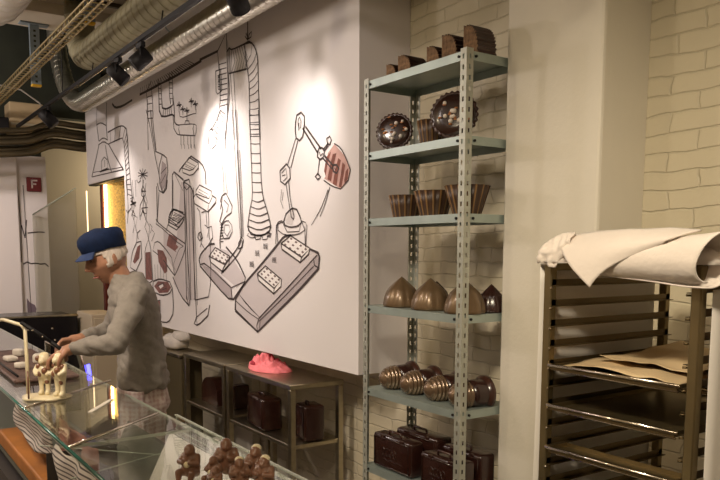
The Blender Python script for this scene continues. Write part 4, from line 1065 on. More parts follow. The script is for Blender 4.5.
# ------------------------------------------------------------------ steel side tables
def side_table(x0, x1, y0, y1, lb):
    t = thing('steel_table', lb, 'table', ((x0+x1)/2, (y0+y1)/2, 0), group='steel side tables')
    bm = nb(); rbox(bm, x0, x1, y0, y1, .815, .845, .004, 1); obj('tabletop', bm, M['steel'], t)
    bm = nb(); rbox(bm, x0+.01, x1-.01, y0+.01, y1-.01, .470, .494, .003, 1); obj('lower_shelf', bm, M['steel'], t)
    for x in (x0+.02, x1-.02):
        for y in (y0+.02, y1-.02):
            bm = nb(); rbox(bm, x-.018, x+.018, y-.018, y+.018, 0, .815, .004, 1); obj('leg', bm, M['steel'], t)
side_table(-4.47, -3.60, 2.0, 2.36, 'stainless steel side table with the pink cloth on it')
side_table(-5.22, -4.50, 2.0, 2.36, 'stainless steel side table left of the one with the pink cloth')
suitcase('chocolate_suitcase', -4.28, 2.06, .494, .29, .13, .20, 'chocolate suitcase in the middle of the steel table shelf', -.12, motif=False)
suitcase('chocolate_suitcase', -3.78, 2.13, .494, .15, .13, .21, 'upright dark chocolate case at the right end of the steel table shelf', -.15, motif=False)
bm = nb(); w, d, h = .28, .12, .19
A = [bm.verts.new((w/2-w/2*math.cos(PI*k/16), 0, h*.45+h*.55*math.sin(PI*k/16))) for k in range(17)]; Bv = [bm.verts.new((v.co.x, d, v.co.z)) for v in A]
a1 = [bm.verts.new((w, 0, 0)), bm.verts.new((0, 0, 0))]; b1 = [bm.verts.new((w, d, 0)), bm.verts.new((0, d, 0))]
f = A+a1; gq = Bv+b1; bm.faces.new(f); bm.faces.new(gq[::-1])
for i in range(len(f)): bm.faces.new((f[i], f[(i+1) % len(f)], gq[(i+1) % len(f)], gq[i]))
o = obj('round_topped_chocolate_case', bm, M['choc_red']); o.location = (-5.12, 2.10, .495); tag(o, 'round-topped dark chocolate case at the left of the steel table shelf', 'chocolate')
bm = nb(); rbox(bm, 0, .09, 0, .12, 0, .17, .01, 2); o = obj('narrow_chocolate_case', bm, M['choc_red']); o.location = (-4.74, 2.14, .495); tag(o, 'narrow dark chocolate case beside the round-topped one on the steel table shelf', 'chocolate')
# pink cloth
bm = nb()
def pk(u, v):
    a = u*2*PI; r = v
    x = -4.17+.185*r*math.cos(a)*(1+.25*nz(u*4, 1, 0)); y = 2.16+.11*r*math.sin(a)*(1+.3*nz(u*4, 5, 0))
    hgt = .085*(1-r**2)*(1.0+.9*nz(x*14, y*14, 3))+.014; hgt = min(.100, hgt*(1.1 if x < -4.2 else .6)*(1+.9*abs(nz(x*34, y*34, 8))-.25)+.016*abs(nz(x*60, y*60, 2)))
    return Vector((x, y, .846+max(.001, hgt*(1 if r < .99 else .05))))
ring = nb(); grid(ring, 80, 24, lambda u, v: pk(u, v)); bmesh.ops.remove_doubles(ring, verts=ring.verts, dist=.0006); merge(bm, ring)
t = thing('pink_cloth', 'crumpled pink cloth lying on the steel table', 'cloth', (-4.17, 2.16, .846))
obj('cloth', bm, M['pink'], t)
bm = nb(); ball(bm, (-4.22, 2.075, .885), .02, (1.6, .35, 1)); obj('red_patch', bm, M['red_dk'], t)
# cabinet with white cloth at the left of the tables
t = thing('waste_cabinet', 'dark olive cabinet between the man and the steel tables', 'cabinet', (-5.55, 2.15, 0))
bm = nb(); rbox(bm, -5.90, -5.27, 2.0, 2.17, .0, .80, .006, 1); obj('body', bm, M['cabinet'], t)
bm = nb(); rbox(bm, -5.92, -5.25, 1.98, 2.19, .80, .825, .004, 1); obj('top', bm, M['steel'], t)
bm = nb()
ball(bm, (-5.62, 2.09, .880), .10, (1.9, .9, .6), 32, 20); ball(bm, (-5.50, 2.10, .925), .075, (1.7, .8, .55), 32, 20)
for v in bm.verts: v.co += Vector((0, nz(v.co.x*9, v.co.y*20, 1)*.012, nz(v.co.x*8, v.co.y*16, v.co.z*24)*.022))
for v in bm.verts: v.co.z = max(v.co.z, .826)
tag(obj('folded_towel', smooth(bm), mat('grey white towel', (.52, .48, .44), .9, noise_scale=8, noise_amt=.15)), 'crumpled whitish towel on the olive cabinet right behind the man', 'towel')
bm = nb(); lathe(bm, [(0, .0), (.06, .0), (.075, .05), (.05, .11), (.045, .15), (.06, .17), (.02, .20), (0, .2)], 16, lambda a, t: 1+.12*math.cos(3*a))
o = obj('white_vase', bm, M['white_blk']); o.location = (-5.10, 2.2, .001); tag(o, 'small white bulbous vessel on the floor under the left steel table', 'vase')
bm = nb(); rbox(bm, -5.5, -4.9, 2.40, 2.465, .001, .80, .004, 1); tag(obj('lit_wall_panel', bm, M['plaster']), 'cream panel imitating lit brick wall behind the left steel table', 'board')  # pale panel added in place of the lit wall between the table legs

# ------------------------------------------------------------------ rack at the right
RX0, RX1, RY0, RY1 = -1.425, -.957, 1.60, 2.165
rk = thing('tray_rack', 'tall stainless tray rack with many side runners under the white cloth', 'rack', ((RX0+RX1)/2, (RY0+RY1)/2, 0))
for x in (RX0, RX1-.026):
    for y in (RY0, RY1-.026):
        bm = nb(); rbox(bm, x, x+.026, y, y+.026, .06, 1.568, .003, 1); p = obj('post', bm, M['rack'], rk)
        bm = nb(); tube(bm, [(x+.005, y+.013, .031), (x+.021, y+.013, .031)], .03, 14); obj('caster', bm, M['black'], p)
for z in (1.545, .09):
    bm = nb(); rbox(bm, RX0+.026, RX1-.026, RY1-.024, RY1-.004, z, z+.02, .002, 1); obj('rear_rail', bm, M['rack'], rk)
    for x in (RX0+.003, RX1-.023):
        bm = nb(); rbox(bm, x, x+.02, RY0+.026, RY1-.026, z, z+.02, .002, 1); obj('side_rail', bm, M['rack'], rk)
bm = nb(); rbox(bm, RX0+.026, RX1-.026, RY0+.004, RY0+.02, .09, .11, .002, 1); obj('front_rail', bm, M['rack'], rk)
RZ = [1.511-.0563*i for i in range(25)]
for z in RZ:
    for s, x in ((1, RX0+.024), (-1, RX1-.024)):
        bm = nb(); box(bm, x, x+s*.002, RY0+.006, RY1-.004, z-.009, z+.010); box(bm, x, x+s*.016, RY0+.006, RY1-.004, z-.009, z-.007)
        p = obj('runner', bm, M['rack_dark'], rk)
for z in RZ[:12]:
    bm = nb(); tube(bm, [(RX0+.027, RY0-.002, z-.013), (RX0+.027, RY0+.006, z-.013)], .003, 6); obj('runner_pin', bm, M['chrome'], rk)
    bm = nb(); tube(bm, [(RX1-.036, RY0-.002, z-.013), (RX1-.026, RY0+.006, z-.013)], .003, 6); obj('runner_pin', bm, M['rack_dark'], rk)
def tray(z, lb, y0=None, mi='rack', full=True):
    y0 = RY0-.012 if y0 is None else y0
    t = thing('baking_tray', lb, 'tray', ((RX0+RX1)/2, y0+.26, z), group='trays in the rack')
    bm = nb(); x0, x1, y1 = RX0+.042, RX1-.042, (RY1-.04 if full else RY0+.07)
    box(bm, x0, x1, y0+.004, y1, z, z+.002)
    for q in ((x0, x0+.002, y0+.004, y1), (x1-.002, x1, y0+.004, y1), (x0, x1, y1-.002, y1)): box(bm, q[0], q[1], q[2], q[3], z+.002, z+.013)
    obj('pan', bm, M[mi], t)
    bm = nb(); tube(bm, [(x0-.008, y0+.002, z+.011), (x1+.008, y0+.002, z+.011)], .0048, 8); obj('front_rod', bm, M['chrome'], t)
    bm = nb(); tube(bm, [(x0+.03, y0+.008, z-.004), (x1, y0+.008, z-.004)], .003, 8); obj('lower_wire', bm, M['chrome'], t)
    bm = nb(); box(bm, x0, x1, y0+.003, y0+.006, z-.002, z+.009); obj('front_lip', bm, M['rack_dark'], t)
RT = [z for z in RZ]
tray(RZ[4]-.012, 'upper baking tray in the rack, holding sheets of paper')
tray(RZ[6]-.012, 'empty baking tray below the one with the papers', mi='rack')
tray(RZ[8]-.020, 'baking tray with a thin bright front edge, lowest in view', mi='rack', full=False)
z = RZ[5]-.006
tray(z, 'baking tray pushed to the back of the rack between two others', y0=RY0+.26)
# papers
def paper(x0, x1, y0, y1, z, seed, curl, lb):
    bm = nb()
    def fn(u, v):
        x = x0+(x1-x0)*u; y = y0+(y1-y0)*v
        zz = z+.012+.014*nz(x*7, y*7, seed)+.006*nz(x*20, y*20, seed)
        zz += curl[0]*max(0, (1-u)-.6)*max(0, v-.5)*2+curl[1]*max(0, u-.6)*max(0, v-.5)*2
        return Vector((x+.012*nz(y*6, seed, 2), y+.012*nz(x*6, seed, 4), max(zz, z)))
    sheet(bm, 24, 24, fn, .0008); return tag(obj('baking_paper', bm, M['paper']), lb, 'paper', 'papers on the tray')
pz = RZ[4]-.008
paper(RX0+.05, RX1-.05, RY0+.005, RY1-.06, pz, 1.5, (.05, .0), 'large flat sheet of tan baking paper lying on the upper tray')
paper(RX0+.10, RX1-.06, RY0+.12, RY1-.05, pz+.020, 9.5, (.02, .0), 'loose sheet of tan baking paper with curled rear corners, topmost on the upper tray')

# linen on the rack
ln = thing('white_linen', 'big off-white linen cloth folded and rolled on top of the tray rack', 'cloth', ((RX0+RX1)/2, 1.9, 1.568))
bm = nb()
def base(u, v):
    x = RX0-.006+(RX1-RX0+.046)*u; y = RY0-.02+(RY1-RY0+.03)*v
    e = min(u, 1-u, v, 1-v); k = min(1, e*9)
    z = 1.569+.048*k**.5+.007*nz(x*6, y*6, 3)*k
    return Vector((x, y, z))
tp = nb(); grid(tp, 30, 30, base); bt = nb(); grid(bt, 30, 30, lambda u, v: Vector((base(u, v).x, base(u, v).y, 1.5695)))
merge(bm, tp); merge(bm, bt); bmesh.ops.remove_doubles(bm, verts=bm.verts, dist=.0008); obj('folded_layers', smooth(bm), M['linen'], ln)
# knotted corner at the left post
bm = nb()
def corner(u, v):
    x = RX0-.008+.11*u; drop = [0, .02, .045, .03, .0][min(4, int(u*4))]
    y = RY0-.018-.012*math.sin(v*PI)+.01*nz(u*6, v*5, 1)
    z = 1.616+.012*math.sin(u*PI*.9)+.03*u-(.052+.035*math.sin(u*PI)**2+.012*nz(u*8, 2, 2))*v
    return Vector((x, y+.02*(1-v), z))
sheet(bm, 20, 12, corner, .004); obj('corner_fold', bm, M['linen'], ln)
# triangular flap
bm = nb()
TL, TR, TT = Vector((-1.392, RY0-.030, 1.640)), Vector((-.965, RY0-.05, 1.650)), Vector((-1.222, RY0-.058, 1.506))
def flap(u, v):
    top = TL.lerp(TR, u); q = top.lerp(TT.lerp(TR, u*.55), v*(1-u*.42))
    bow = math.sin(v*PI)*.010
    back = (1-v)**3*.05
    return q+Vector((0, -bow+back+.004*nz(q.x*9, q.z*9, 4), .010*math.sin(u*PI)*(1-v)+.003*nz(q.x*12, 4, q.z*9)))
sheet(bm, 36, 20, flap, .004); obj('triangular_flap', bm, M['linen'], ln)
# roll opening at the right
bm = nb()
def roll(u, v):
    x = -1.25+(.345)*u; r = .030+.038*u**.8; a = -PI*.62+v*2*PI*1.02+.15*u
    cz = 1.572+.012*u; cy = RY0-.005-.018*u
    rr_ = r*(1+.05*nz(u*3, math.cos(a)*2, math.sin(a)*2))*(1-.18*v*(u))
    return Vector((x+.02*math.sin(a)*u+.022*math.cos(a)*u, cy+rr_*.85*math.cos(a), cz+rr_*math.sin(a)*1.0))
sheet(bm, 30, 40, roll, .0035); obj('open_roll', bm, M['linen'], ln)
# side cover sheets
for x, lb, y0 in ((RX0-.010, 'thin white cover sheet hanging down the left side of the tray rack', RY0-.006), (RX1+.012, 'thin white cover sheet hanging down the right side of the tray rack', RY0+.03)):
    bm = nb(); s = -1 if x < -1.2 else 1
    sheet(bm, 12, 30, lambda u, v: Vector((x+s*(.002+.004*math.sin(v*5+u*9)), y0+(RY1-RY0-.02)*u, .012+(1.55 if s < 0 else 1.50)*v)), .0015)
    tag(obj('cover_sheet', bm, M['cover']), lb, 'cover sheet')

# ------------------------------------------------------------------ ducts, track, tray under the ceiling
def spiral_duct(name, pts, r, m, lb, cat='duct', ribp=.055, seg=24, ribh=.003):
    t = thing(name, lb, cat, pts[len(pts)//2])
    bm = nb(); tube(bm, pts, r, seg); P = [Vector(p) for p in pts]; acc = 0
    for a, c in zip(P, P[1:]):
        L_ = (c-a).length; d = (c-a).normalized(); s = ribp-acc
        while s < L_:
            q = a+d*s; tube(bm, [q-d*.003, q, q+d*.003], [r-.0005, r+ribh, r-.0005], seg, cap=False); s += ribp
        acc = (L_+acc) % ribp
    obj('pipe', bm, m, t)
    for k in range(max(1, int((P[1]-P[0]).length/2.4))):
        q = P[0].lerp(P[1], (k+.6)/max(1, int((P[1]-P[0]).length/2.4)))
        bm = nb(); box(bm, q.x-.012, q.x+.012, q.y-.001, q.y+.001, q.z+r-.002, 3.499); tube(bm, [q+Vector((-.012, 0, 0)), q+Vector((.012, 0, 0))], r+.004, 20, cap=False); obj('hanger_strap', bm, M['galv'], t)
    return t
arc = lambda c, r, a0, a1, n, ux, uz: [tuple(Vector(c)+Vector(ux)*r*math.cos(a0+(a1-a0)*i/n)+Vector(uz)*r*math.sin(a0+(a1-a0)*i/n)) for i in range(n+1)]
# shiny duct runs along the wall, then sweeps up towards the ceiling
bend = arc((-7.25, 1.9, 4.005), 1.05, -PI/2, -PI, 12, (1, 0, 0), (0, 0, 1))
spiral_duct('spiral_duct', [(2.9, 1.9, 2.955), (-3.5, 1.9, 2.955), (-7.25, 1.9, 2.955)]+bend[1:]+[(-8.3, 1.9, 4.08)], .086, M['duct'], 'shiny round spiral duct above the mural, bending upward at its far end', ribp=.07)
spiral_duct('wrapped_duct', [(2.9, 1.6, 3.04), (-4.0, 1.6, 3.04), (-5.85, 1.6, 3.04), (-6.05, 1.6, 3.08), (-6.15, 1.6, 3.18), (-6.18, 1.6, 3.30), (-6.18, 1.6, 3.49)], .108, M['duct_mat'], 'dull olive round duct running above the black light track', ribp=.10, ribh=.006)
spiral_duct('pale_pipe', [(2.9, 2.03, 3.205), (-6.6, 2.03, 3.205)], .062, M['pale_duct'], 'pale pipe between the shiny duct and the dull duct', 'pipe', ribp=.22)
spiral_duct('flexible_duct', [(2.9, .95, 3.24), (-3.2, .95, 3.26), (-5.6, .93, 3.26), (-6.2, .80, 3.28), (-6.6, .5, 3.3)], .155, M['pale_duct'], 'pale flexible duct at the upper left corner', ribp=.12, ribh=.012)
t = thing('light_track', 'long straight black lighting track carrying spotlights below the dull duct', 'light track', (-4.5, 1.55, 2.86))
bm = nb(); box(bm, -8.6, 1.0, 1.540, 1.567, 2.855, 2.882); obj('rail', bm, M['black'], t)
bm = nb(); box(bm, -6.2, 1.0, 1.568, 1.571, 2.855, 2.860); obj('bright_edge', bm, M['chrome'], t)
for x in (-6.6, -5.7, -4.25, -2.8):
    bm = nb(); tube(bm, [(x, 1.55, 2.88), (x, 1.56, 2.945 if x > -6 else 3.42)], .004, 6); obj('hanger_rod', bm, M['black'], t)
LIGHTS = []
def spot(x, aim, lb, on=True, r=.048, L_=.13, power=60, size=55, col=(1, .90, .82), drop=.10):
    t = thing('track_spotlight', lb, 'spotlight', (x, 1.55, 2.85), group='spotlights on the black track')
    p = Vector((x, 1.55, 2.85-drop)); d = (Vector(aim)-p).normalized()
    bm = nb(); rbox(bm, x-.05, x+.05, 1.538, 1.568, 2.815, 2.849, .004, 1); obj('adapter', bm, M['black'], t)
    bm = nb(); tube(bm, [(x, 1.55, 2.82), (x, 1.55, p.z+r*1.2)], .009, 8); s = d.cross(Vector((0, 0, 1))).normalized()
    tube(bm, [p-s*(r+.008)+Vector((0, 0, 0)), p-s*(r+.008)+Vector((0, 0, r*1.1)), p+Vector((0, 0, r*1.35)), p+s*(r+.008)+Vector((0, 0, r*1.1)), p+s*(r+.008)], .005, 6); obj('yoke', bm, M['black'], t)
    bm = nb(); a = p-d*L_*.5; c = p+d*L_*.5
    tube(bm, [a, a+d*.01, c-d*.004, c, c-d*.008, c-d*.02], [r*.8, r, r, r*.97, r*.86, r*.84], 20); obj('head', bm, M['black'], t)
    bm = nb(); tube(bm, [c-d*.018, c-d*.014], r*.82, 16); obj('lens', bm, M['lens'] if on else M['black_gloss'], t)
    if on:
        l_ = bpy.data.lights.new('spot_lamp', 'SPOT'); l_.energy = power; l_.spot_size = R(size); l_.spot_blend = .9; l_.shadow_soft_size = .035; l_.color = col
        lo = bpy.data.objects.new('spot_lamp', l_); C.objects.link(lo); q = c+d*.006; lo.location = q; lo.rotation_euler = d.to_track_quat('-Z', 'Y').to_euler()
    return t
spot(-5.09, (-4.75, 2.15, 2.1), 'lit black track spotlight, the left one of the close pair above the mural', power=PW_A, size=80)
spot(-4.63, (-4.45, 2.15, 3.35), 'black track spotlight with open back, the right one of the close pair', on=False, L_=.12, r=.05)
spot(-7.15, (-6.85, 2.15, 2.0), 'lit black track spotlight hanging at the far left before the dark ceiling', power=PW_B, size=75, L_=.15, r=.055)
spot(-3.27, (-3.75, 2.15, 2.1), 'black track spotlight at the top of the picture against the shiny duct', power=PW_C, size=75)
spot(-1.4, (-2.1, 2.3, 1.1), 'black track spotlight above the shelving unit', power=PW_D, size=60)
# wire cable tray
t = thing('cable_tray', 'brass-toned ladder cable tray crossing the upper left corner', 'cable tray', (-5, 1.25, 2.98))
bm = nb(); x = -9.0
for y, z in ((1.21, 3.01), (1.21, 2.97), (1.30, 2.97), (1.30, 3.01), (1.255, 2.965)): tube(bm, [(-9.1, y, z), (2.5, y, z)], .0065, 6)
while x < -1.5: tube(bm, [(x, 1.21, 3.01), (x, 1.21, 2.965), (x, 1.30, 2.965), (x, 1.30, 3.01)], .004, 5); x += .085
obj('wire_ladder', bm, M['tray_wire'], t)
bm = nb()
for k, y in enumerate((1.232, 1.275)): tube(bm, [(-9.0+i*.5, y+.008*math.sin(i+k), 2.983+.005*math.sin(i*1.7+k)) for i in range(22)], .009, 6)
obj('cables', bm, M['pipe'], t)
def bracket(x, y, z1, L_, lb):
    t = thing('ceiling_bracket', lb, 'bracket', (x, y, z1), group='blue grey ceiling brackets')
    bm = nb(); rbox(bm, x-.045, x+.045, y-.11, y+.11, z1-.012, z1-.001, .003, 1); obj('plate', bm, M['bracket'], t)
    bm = nb(); slotted(bm, Vector((x+.02, y-.035, 0)), Vector((0, 1, 0)), .07, z1-L_, z1-.01); slotted(bm, Vector((x+.02, y-.035, 0)), Vector((-1, 0, 0)), .04, z1-L_, z1-.01); slotted(bm, Vector((x+.02, y+.035, 0)), Vector((-1, 0, 0)), .04, z1-L_, z1-.01)
    o = obj('channel', bm, M['bracket'], t); md = o.modifiers.new('thick', 'SOLIDIFY'); md.thickness = .003; md.offset = 0
    bm = nb(); rbox(bm, x-.025, x+.025, y-.038, y+.038, z1-L_-.018, z1-L_, .004, 1); obj('yellow_end_cap', bm, M['yellow'], t)
bracket(-6.70, 1.37, 3.42, .48, 'blue-grey slotted bracket with a yellow end cap, the left one below the pale beam')
bracket(-5.9, 1.60, 3.5, .22, 'short blue-grey bracket with a bright yellow end cap beside the cable tray')
bm = nb(); box(bm, -6.1, -6.06, 1.3, 2.6, 3.47, 3.499); struct('trim_2', bm, M['pipe'])
# bundled pipes at the far left
for k in range(5):
    bm = nb(); pts = []
    for i in range(26):
        y = .6+1.55*i/25; dz = .16/(1+math.exp(-(y-1.72)*16))-.03*math.sin((y-.6)*5)
        pts.append((-8.30-.08*(k % 2), y, 2.52+.058*k+dz))
    pts.append((-8.30-.08*(k % 2), 2.46, pts[-1][2]+.01))
    tube(bm, pts, .030, 10); tag(obj('brown_pipe', bm, M['pipe']), 'wavy dark brown pipe, %s of the bundle over the fire sign' % ('lowest', 'second lowest', 'middle one', 'second highest', 'topmost')[k], 'pipe', 'brown pipe bundle')
t = thing('ceiling_crate', 'tan box fixed under the dark ceiling at the far left above the pipes', 'box', (-8.8, 1.6, 2.9))
bm = nb(); rbox(bm, -8.98, -8.7, 1.50, 1.84, 2.83, 3.14, .01, 1); obj('box', bm, M['paper'], t)
bm = nb(); rbox(bm, -8.70, -8.685, 1.51, 1.83, 2.90, 2.925, .003, 1); obj('lip', bm, M['beam'], t)
bm = nb(); tube(bm, [(-8.3, .9, 3.4), (-8.3, 1.3, 3.22), (-8.3, 1.55, 3.19), (-8.3, 1.72, 3.08), (-8.3, 1.78, 2.95)], .008, 6); tag(obj('loose_cable', bm, M['cable']), 'thin pale loose cable curving under the dark ceiling', 'cable')
bm = nb(); rbox(bm, -8.9, -8.5, .9, 1.46, 2.80, 2.94, .01, 1); tag(obj('black_connector_box', bm, M['black']), 'black box at the left edge beside the tan box under the ceiling', 'box')

# ------------------------------------------------------------------ glass display case
CX0, CX1, CY0, CY1, CZ = -7.1, -.7, .582, 1.054, .92
gc = thing('display_case', 'long glass display case with green-edged glass top in the foreground', 'display case', (-3.9, .82, 0))
def pane(bm, x0, x1, y0, y1, z0, z1, big):
    vs = box(bm, x0, x1, y0, y1, z0, z1, 1)
    for f in set(f for v in vs for f in v.link_faces):
        n = f.calc_center_median()
        f.material_index = 1
    bm.faces.ensure_lookup_table(); bm.normal_update()
    for f in set(f for v in vs for f in v.link_faces):
        if abs(f.normal[big]) > .9: f.material_index = 0
JX = [-7.1, -3.32, -2.64, -.7]
for a, c in ((-7.1, -2.66), (-2.654, -.7)):
    bm = nb(); pane(bm, a, c, CY0, CY1, CZ-.010, CZ, 2); obj('top_pane', bm, [M['glass'], M['glass_edge']], gc)
bm = nb(); tube(bm, [(-7.1, CY0+.002, CZ+.001), (-.7, CY0+.002, CZ+.001)], .0058, 8); obj('green_front_edge', bm, M['green_edge'], gc)
for z in (CZ-.016, CZ-.045, CZ-.075):
    bm = nb(); box(bm, -3.0, -.7, CY1+.052, CY1+.056, z-.004, z); obj('rear_glass_rail', bm, M['glass_edge'], gc)
bm = nb(); pane(bm, -2.98, -.7, CY1+.050, CY1+.057, .82, CZ-.012, 1); obj('rear_pane', bm, [M['glass'], M['glass_edge']], gc)
# bright metal strips lying askew on the glass
for p, q, r in (((-3.40, .592, CZ+.003), (-3.88, 1.09, CZ+.003), .0045), ((-2.617, .586, CZ+.003), (-2.985, 1.03, CZ+.003), .0055)):
    bm = nb(); tube(bm, [p, q], r, 6); obj('metal_strip', bm, M['chrome'], gc)
for p, q in (((-2.66, .60), (-2.83, 1.04)), ((-3.2, .60), (-2.7, 1.04))):
    bm = nb(); tube(bm, [(p[0], p[1], .80), (q[0], q[1], .80)], .003, 5); obj('inner_glass_edge', bm, M['glass_edge'], gc)
def poly(bm, pts, z0, z1):
    a_ = [bm.verts.new((x, y, z0)) for x, y in pts]; b_ = [bm.verts.new((x, y, z1)) for x, y in pts]
    bm.faces.new(a_[::-1]); bm.faces.new(b_)
    for i in range(len(pts)): bm.faces.new((a_[i], a_[(i+1) % len(pts)], b_[(i+1) % len(pts)], b_[i]))
bm = nb(); poly(bm, [(-3.04, 1.10), (-2.02, .60), (-.72, .60), (-.72, 1.10)], .80, .819); obj('white_deck', bm, M['deck'], gc)
bm = nb(); poly(bm, [(-3.05, 1.045), (-3.45, 1.045), (-3.0, .86), (-2.05, .60), (-2.03, .60), (-2.93, 1.045)], .782, .799); obj('green_grey_panel', bm, M['deck_dk'], gc)
bm = nb(); box(bm, -7.08, -2.2, .60, 1.045, .56, .58); obj('dark_deck', bm, M['deck_dk'], gc)
bm = nb(); box(bm, -7.08, -.72, .60, 1.045, .02, .45); obj('base', bm, M['counter'], gc)
bm = nb(); box(bm, -3.05, -.72, 1.03, 1.045, .45, .80); box(bm, -3.055, -3.05, .60, 1.045, .45, .80); obj('inner_panel', bm, M['counter'], gc)
bm = nb(); box(bm, 0, .272, -.010, .010, 0, .004)  # solid white strip added in place of a bar reflected in the glass
o = obj('pale_reflection_strip', bm, M['white_blk']); o.location = (-3.151, .798, .9215); o.rotation_euler = (0, 0, math.atan2(.155, -.222)); tag(o, 'short white strip imitating a reflection in the glass top, before the man', 'reflection strip')
# reflections at the case front, built as solid sheets and a block
def hang(x0, x1, y, z0, z1, seed, amp=.02):
    bm = nb(); sheet(bm, 30, 24, lambda u, v: Vector((x0+(x1-x0)*u, y+amp*nz(u*4, v*2, seed), z0+(z1-z0)*v-.03*math.sin(u*PI)*(1-v)+.02*nz(u*3, v*3, seed+4))), .003); return bm
o = obj('striped_reflection', hang(-3.93, -3.13, .64, .745, .905, 2), M['stripe']); tag(o, 'black and white striped cloth imitating a mirrored shirt, nearest the left edge', 'cloth', 'striped reflections')
o = obj('striped_reflection', hang(-3.0, -2.25, .63, .66, .85, 7, .03), M['stripe']); tag(o, 'black and white striped cloth imitating a mirrored shirt, below the pale strip', 'cloth', 'striped reflections')
o = obj('rose_reflection', hang(-3.50, -2.86, .75, .60, .84, 12, .03), M['rose']); tag(o, 'dusty rose reflection sheet imitating mirrored hands, between the two striped reflections', 'cloth')
bm = nb(); rbox(bm, -4.25, -3.02, .60, .72, .582, .655, .01, 2); tag(obj('orange_reflection', bm, M['orange']), 'orange block imitating a reflection in the lower left of the display case', 'box')
# things on the glass at the left
t = thing('chocolate_tray', 'dark brown tray with pale chocolate blocks on the glass top at the left', 'tray', (-4.6, .82, CZ))
bm = nb(); rbox(bm, -5.3, -4.05, .66, .98, CZ+.001, CZ+.02, .006, 1); obj('tray', bm, mat('brown textured board', (.13, .075, .06), .6, noise_scale=25, noise_amt=.5, bump=.8, bump_scale=60), t)
for k, (x, y, w, h, rz) in enumerate(((-4.42, .76, .07, .035, .3), (-4.60, .88, .06, .05, -.4), (-4.75, .76, .08, .03, .2), (-4.95, .84, .06, .045, .7), (-4.30, .90, .05, .045, 1.))):
    bm = nb(); rbox(bm, -w/2, w/2, -w*.4, w*.4, 0, h, .01, 2)
    for v in bm.verts: v.co += Vector((nz(v.co.x*30, v.co.y*30, k), nz(v.co.y*30, k, 2), nz(v.co.x*20, 5, k)))*.006
    o = obj('white_chocolate_block', smooth(bm), M['white_blk']); o.location = (x, y, CZ+.022); o.rotation_euler = (0, 0, rz)
    tag(o, ('pale chocolate block on the brown tray, nearest the glass edge', 'upright pale chocolate block on the brown tray beside the wire arch', 'flat pale chocolate block on the brown tray', 'pale chocolate block at the far end of the brown tray', 'small pale chocolate block at the right end of the brown tray')[k], 'chocolate block', 'pale blocks')
bm = nb(); tube(bm, [(-4.12, .69, CZ+.027), (-4.72, .69, CZ+.027)], .006, 6); tag(obj('palette_knife', bm, M['black']), 'thin dark palette knife lying across the brown tray', 'knife')

# ------------------------------------------------------------------ blob sculpting
def voxel(name, bm, m, parent, vox, sm=2, local=True, target=None):
    me = bpy.data.meshes.new('tmp'); bm.to_mesh(me); bm.free(); o = bpy.data.objects.new('tmp', me); C.objects.link(o)
    md = o.modifiers.new('r', 'REMESH'); md.mode = 'VOXEL'; md.voxel_size = vox
    dg = bpy.context.evaluated_depsgraph_get(); me2 = bpy.data.meshes.new_from_object(o.evaluated_get(dg))
    bpy.data.objects.remove(o); bpy.data.meshes.remove(me)
    b2 = nb(); b2.from_mesh(me2); bpy.data.meshes.remove(me2)
    for _ in range(sm): bmesh.ops.smooth_vert(b2, verts=b2.verts, factor=.5, use_axis_x=True, use_axis_y=True, use_axis_z=True)
    smooth(b2)
    if target: target(b2)
    return obj(name, b2, m, parent, local=local) if name else b2
def cap_(bm, p, q, r1, r2, sc=None):
    p, q = Vector(p), Vector(q); d = q-p; L_ = d.length; n = 5; prof = [(0, -r1)]
    for i in range(1, n+1): a = PI/2*i/n; prof.append((r1*math.sin(a), -r1*math.cos(a)))
    for i in range(0, n+1): a = PI/2*i/n; prof.append((r2*math.cos(a) if i < n else 0, L_+r2*math.sin(a)))
    b2 = nb(); lathe(b2, prof, 14); mx = Matrix.Translation(p) @ d.to_track_quat('Z', 'Y').to_matrix().to_4x4()
    merge(bm, b2, mx)
def chain(bm, pts, rs):
    for i in range(len(pts)-1): cap_(bm, pts[i], pts[i+1], rs[i], rs[i+1])

# white chocolate figures, plinth and arch
t = thing('white_chocolate_slab', 'flat melted white chocolate base on the glass top under the figures', 'chocolate', (-3.60, .69, CZ))
bm = nb(); P = Vector((-3.585, .715, CZ+.001))
lathe(bm, [(0, 0), (.095, 0), (.10, .008), (.08, .014), (0, .014)], 40, lambda a, t_: (1+.12*math.cos(2*a-1.7)+.07*math.cos(5*a)), center=P); obj('slab', bm, M['white_choc'], t)
def wfig(x, y, lb, rz, s):
    t = thing('white_chocolate_figure', lb, 'chocolate figure', (x, y, CZ+.0155), rz, 'white chocolate figures'); t.scale = (s, s, s)
    bm = nb()
    for k in (-1, 1):
        chain(bm, [(0, .014*k, .006), (.0, .015*k, .045), (0, .012*k, .085)], [.011, .011, .019]); ball(bm, (.012, .016*k, .008), .012)
        chain(bm, [(0, .028*k, .135), (.012, .038*k, .112), (.03, .026*k, .10)], [.012, .011, .010])
    ball(bm, (0, 0, .108), .031, (1, 1, 1.25)); ball(bm, (0, 0, .165), .030, (1, 1, 1.05)); ball(bm, (.024, 0, .158), .014)
    ball(bm, (-.008, .0, .188), .017, (1, 1.3, .7))
    voxel('body', bm, M['white_choc'], t, .0035, 2)
    bm = nb()
    for c, r in (((.026, .012, .115), .014), ((-.012, -.024, .10), .015), ((.018, -.02, .172), .012), ((-.012, .022, .165), .014), ((.006, .014, .062), .0115), ((.01, .026, .13), .012), ((.012, -.020, .135), .012), ((.022, -.012, .10), .012)): ball(bm, c, r, (1, 1, 1.2))
    obj('brown_patches', smooth(bm), M['milk'], t, local=True)
wfig(-3.60, .715, 'white chocolate figure with brown patches, the left one of the pair the man holds', -.6, .98)
wfig(-3.52, .765, 'white chocolate figure with brown patches, the right one of the pair the man holds', -1.0, 1.04)
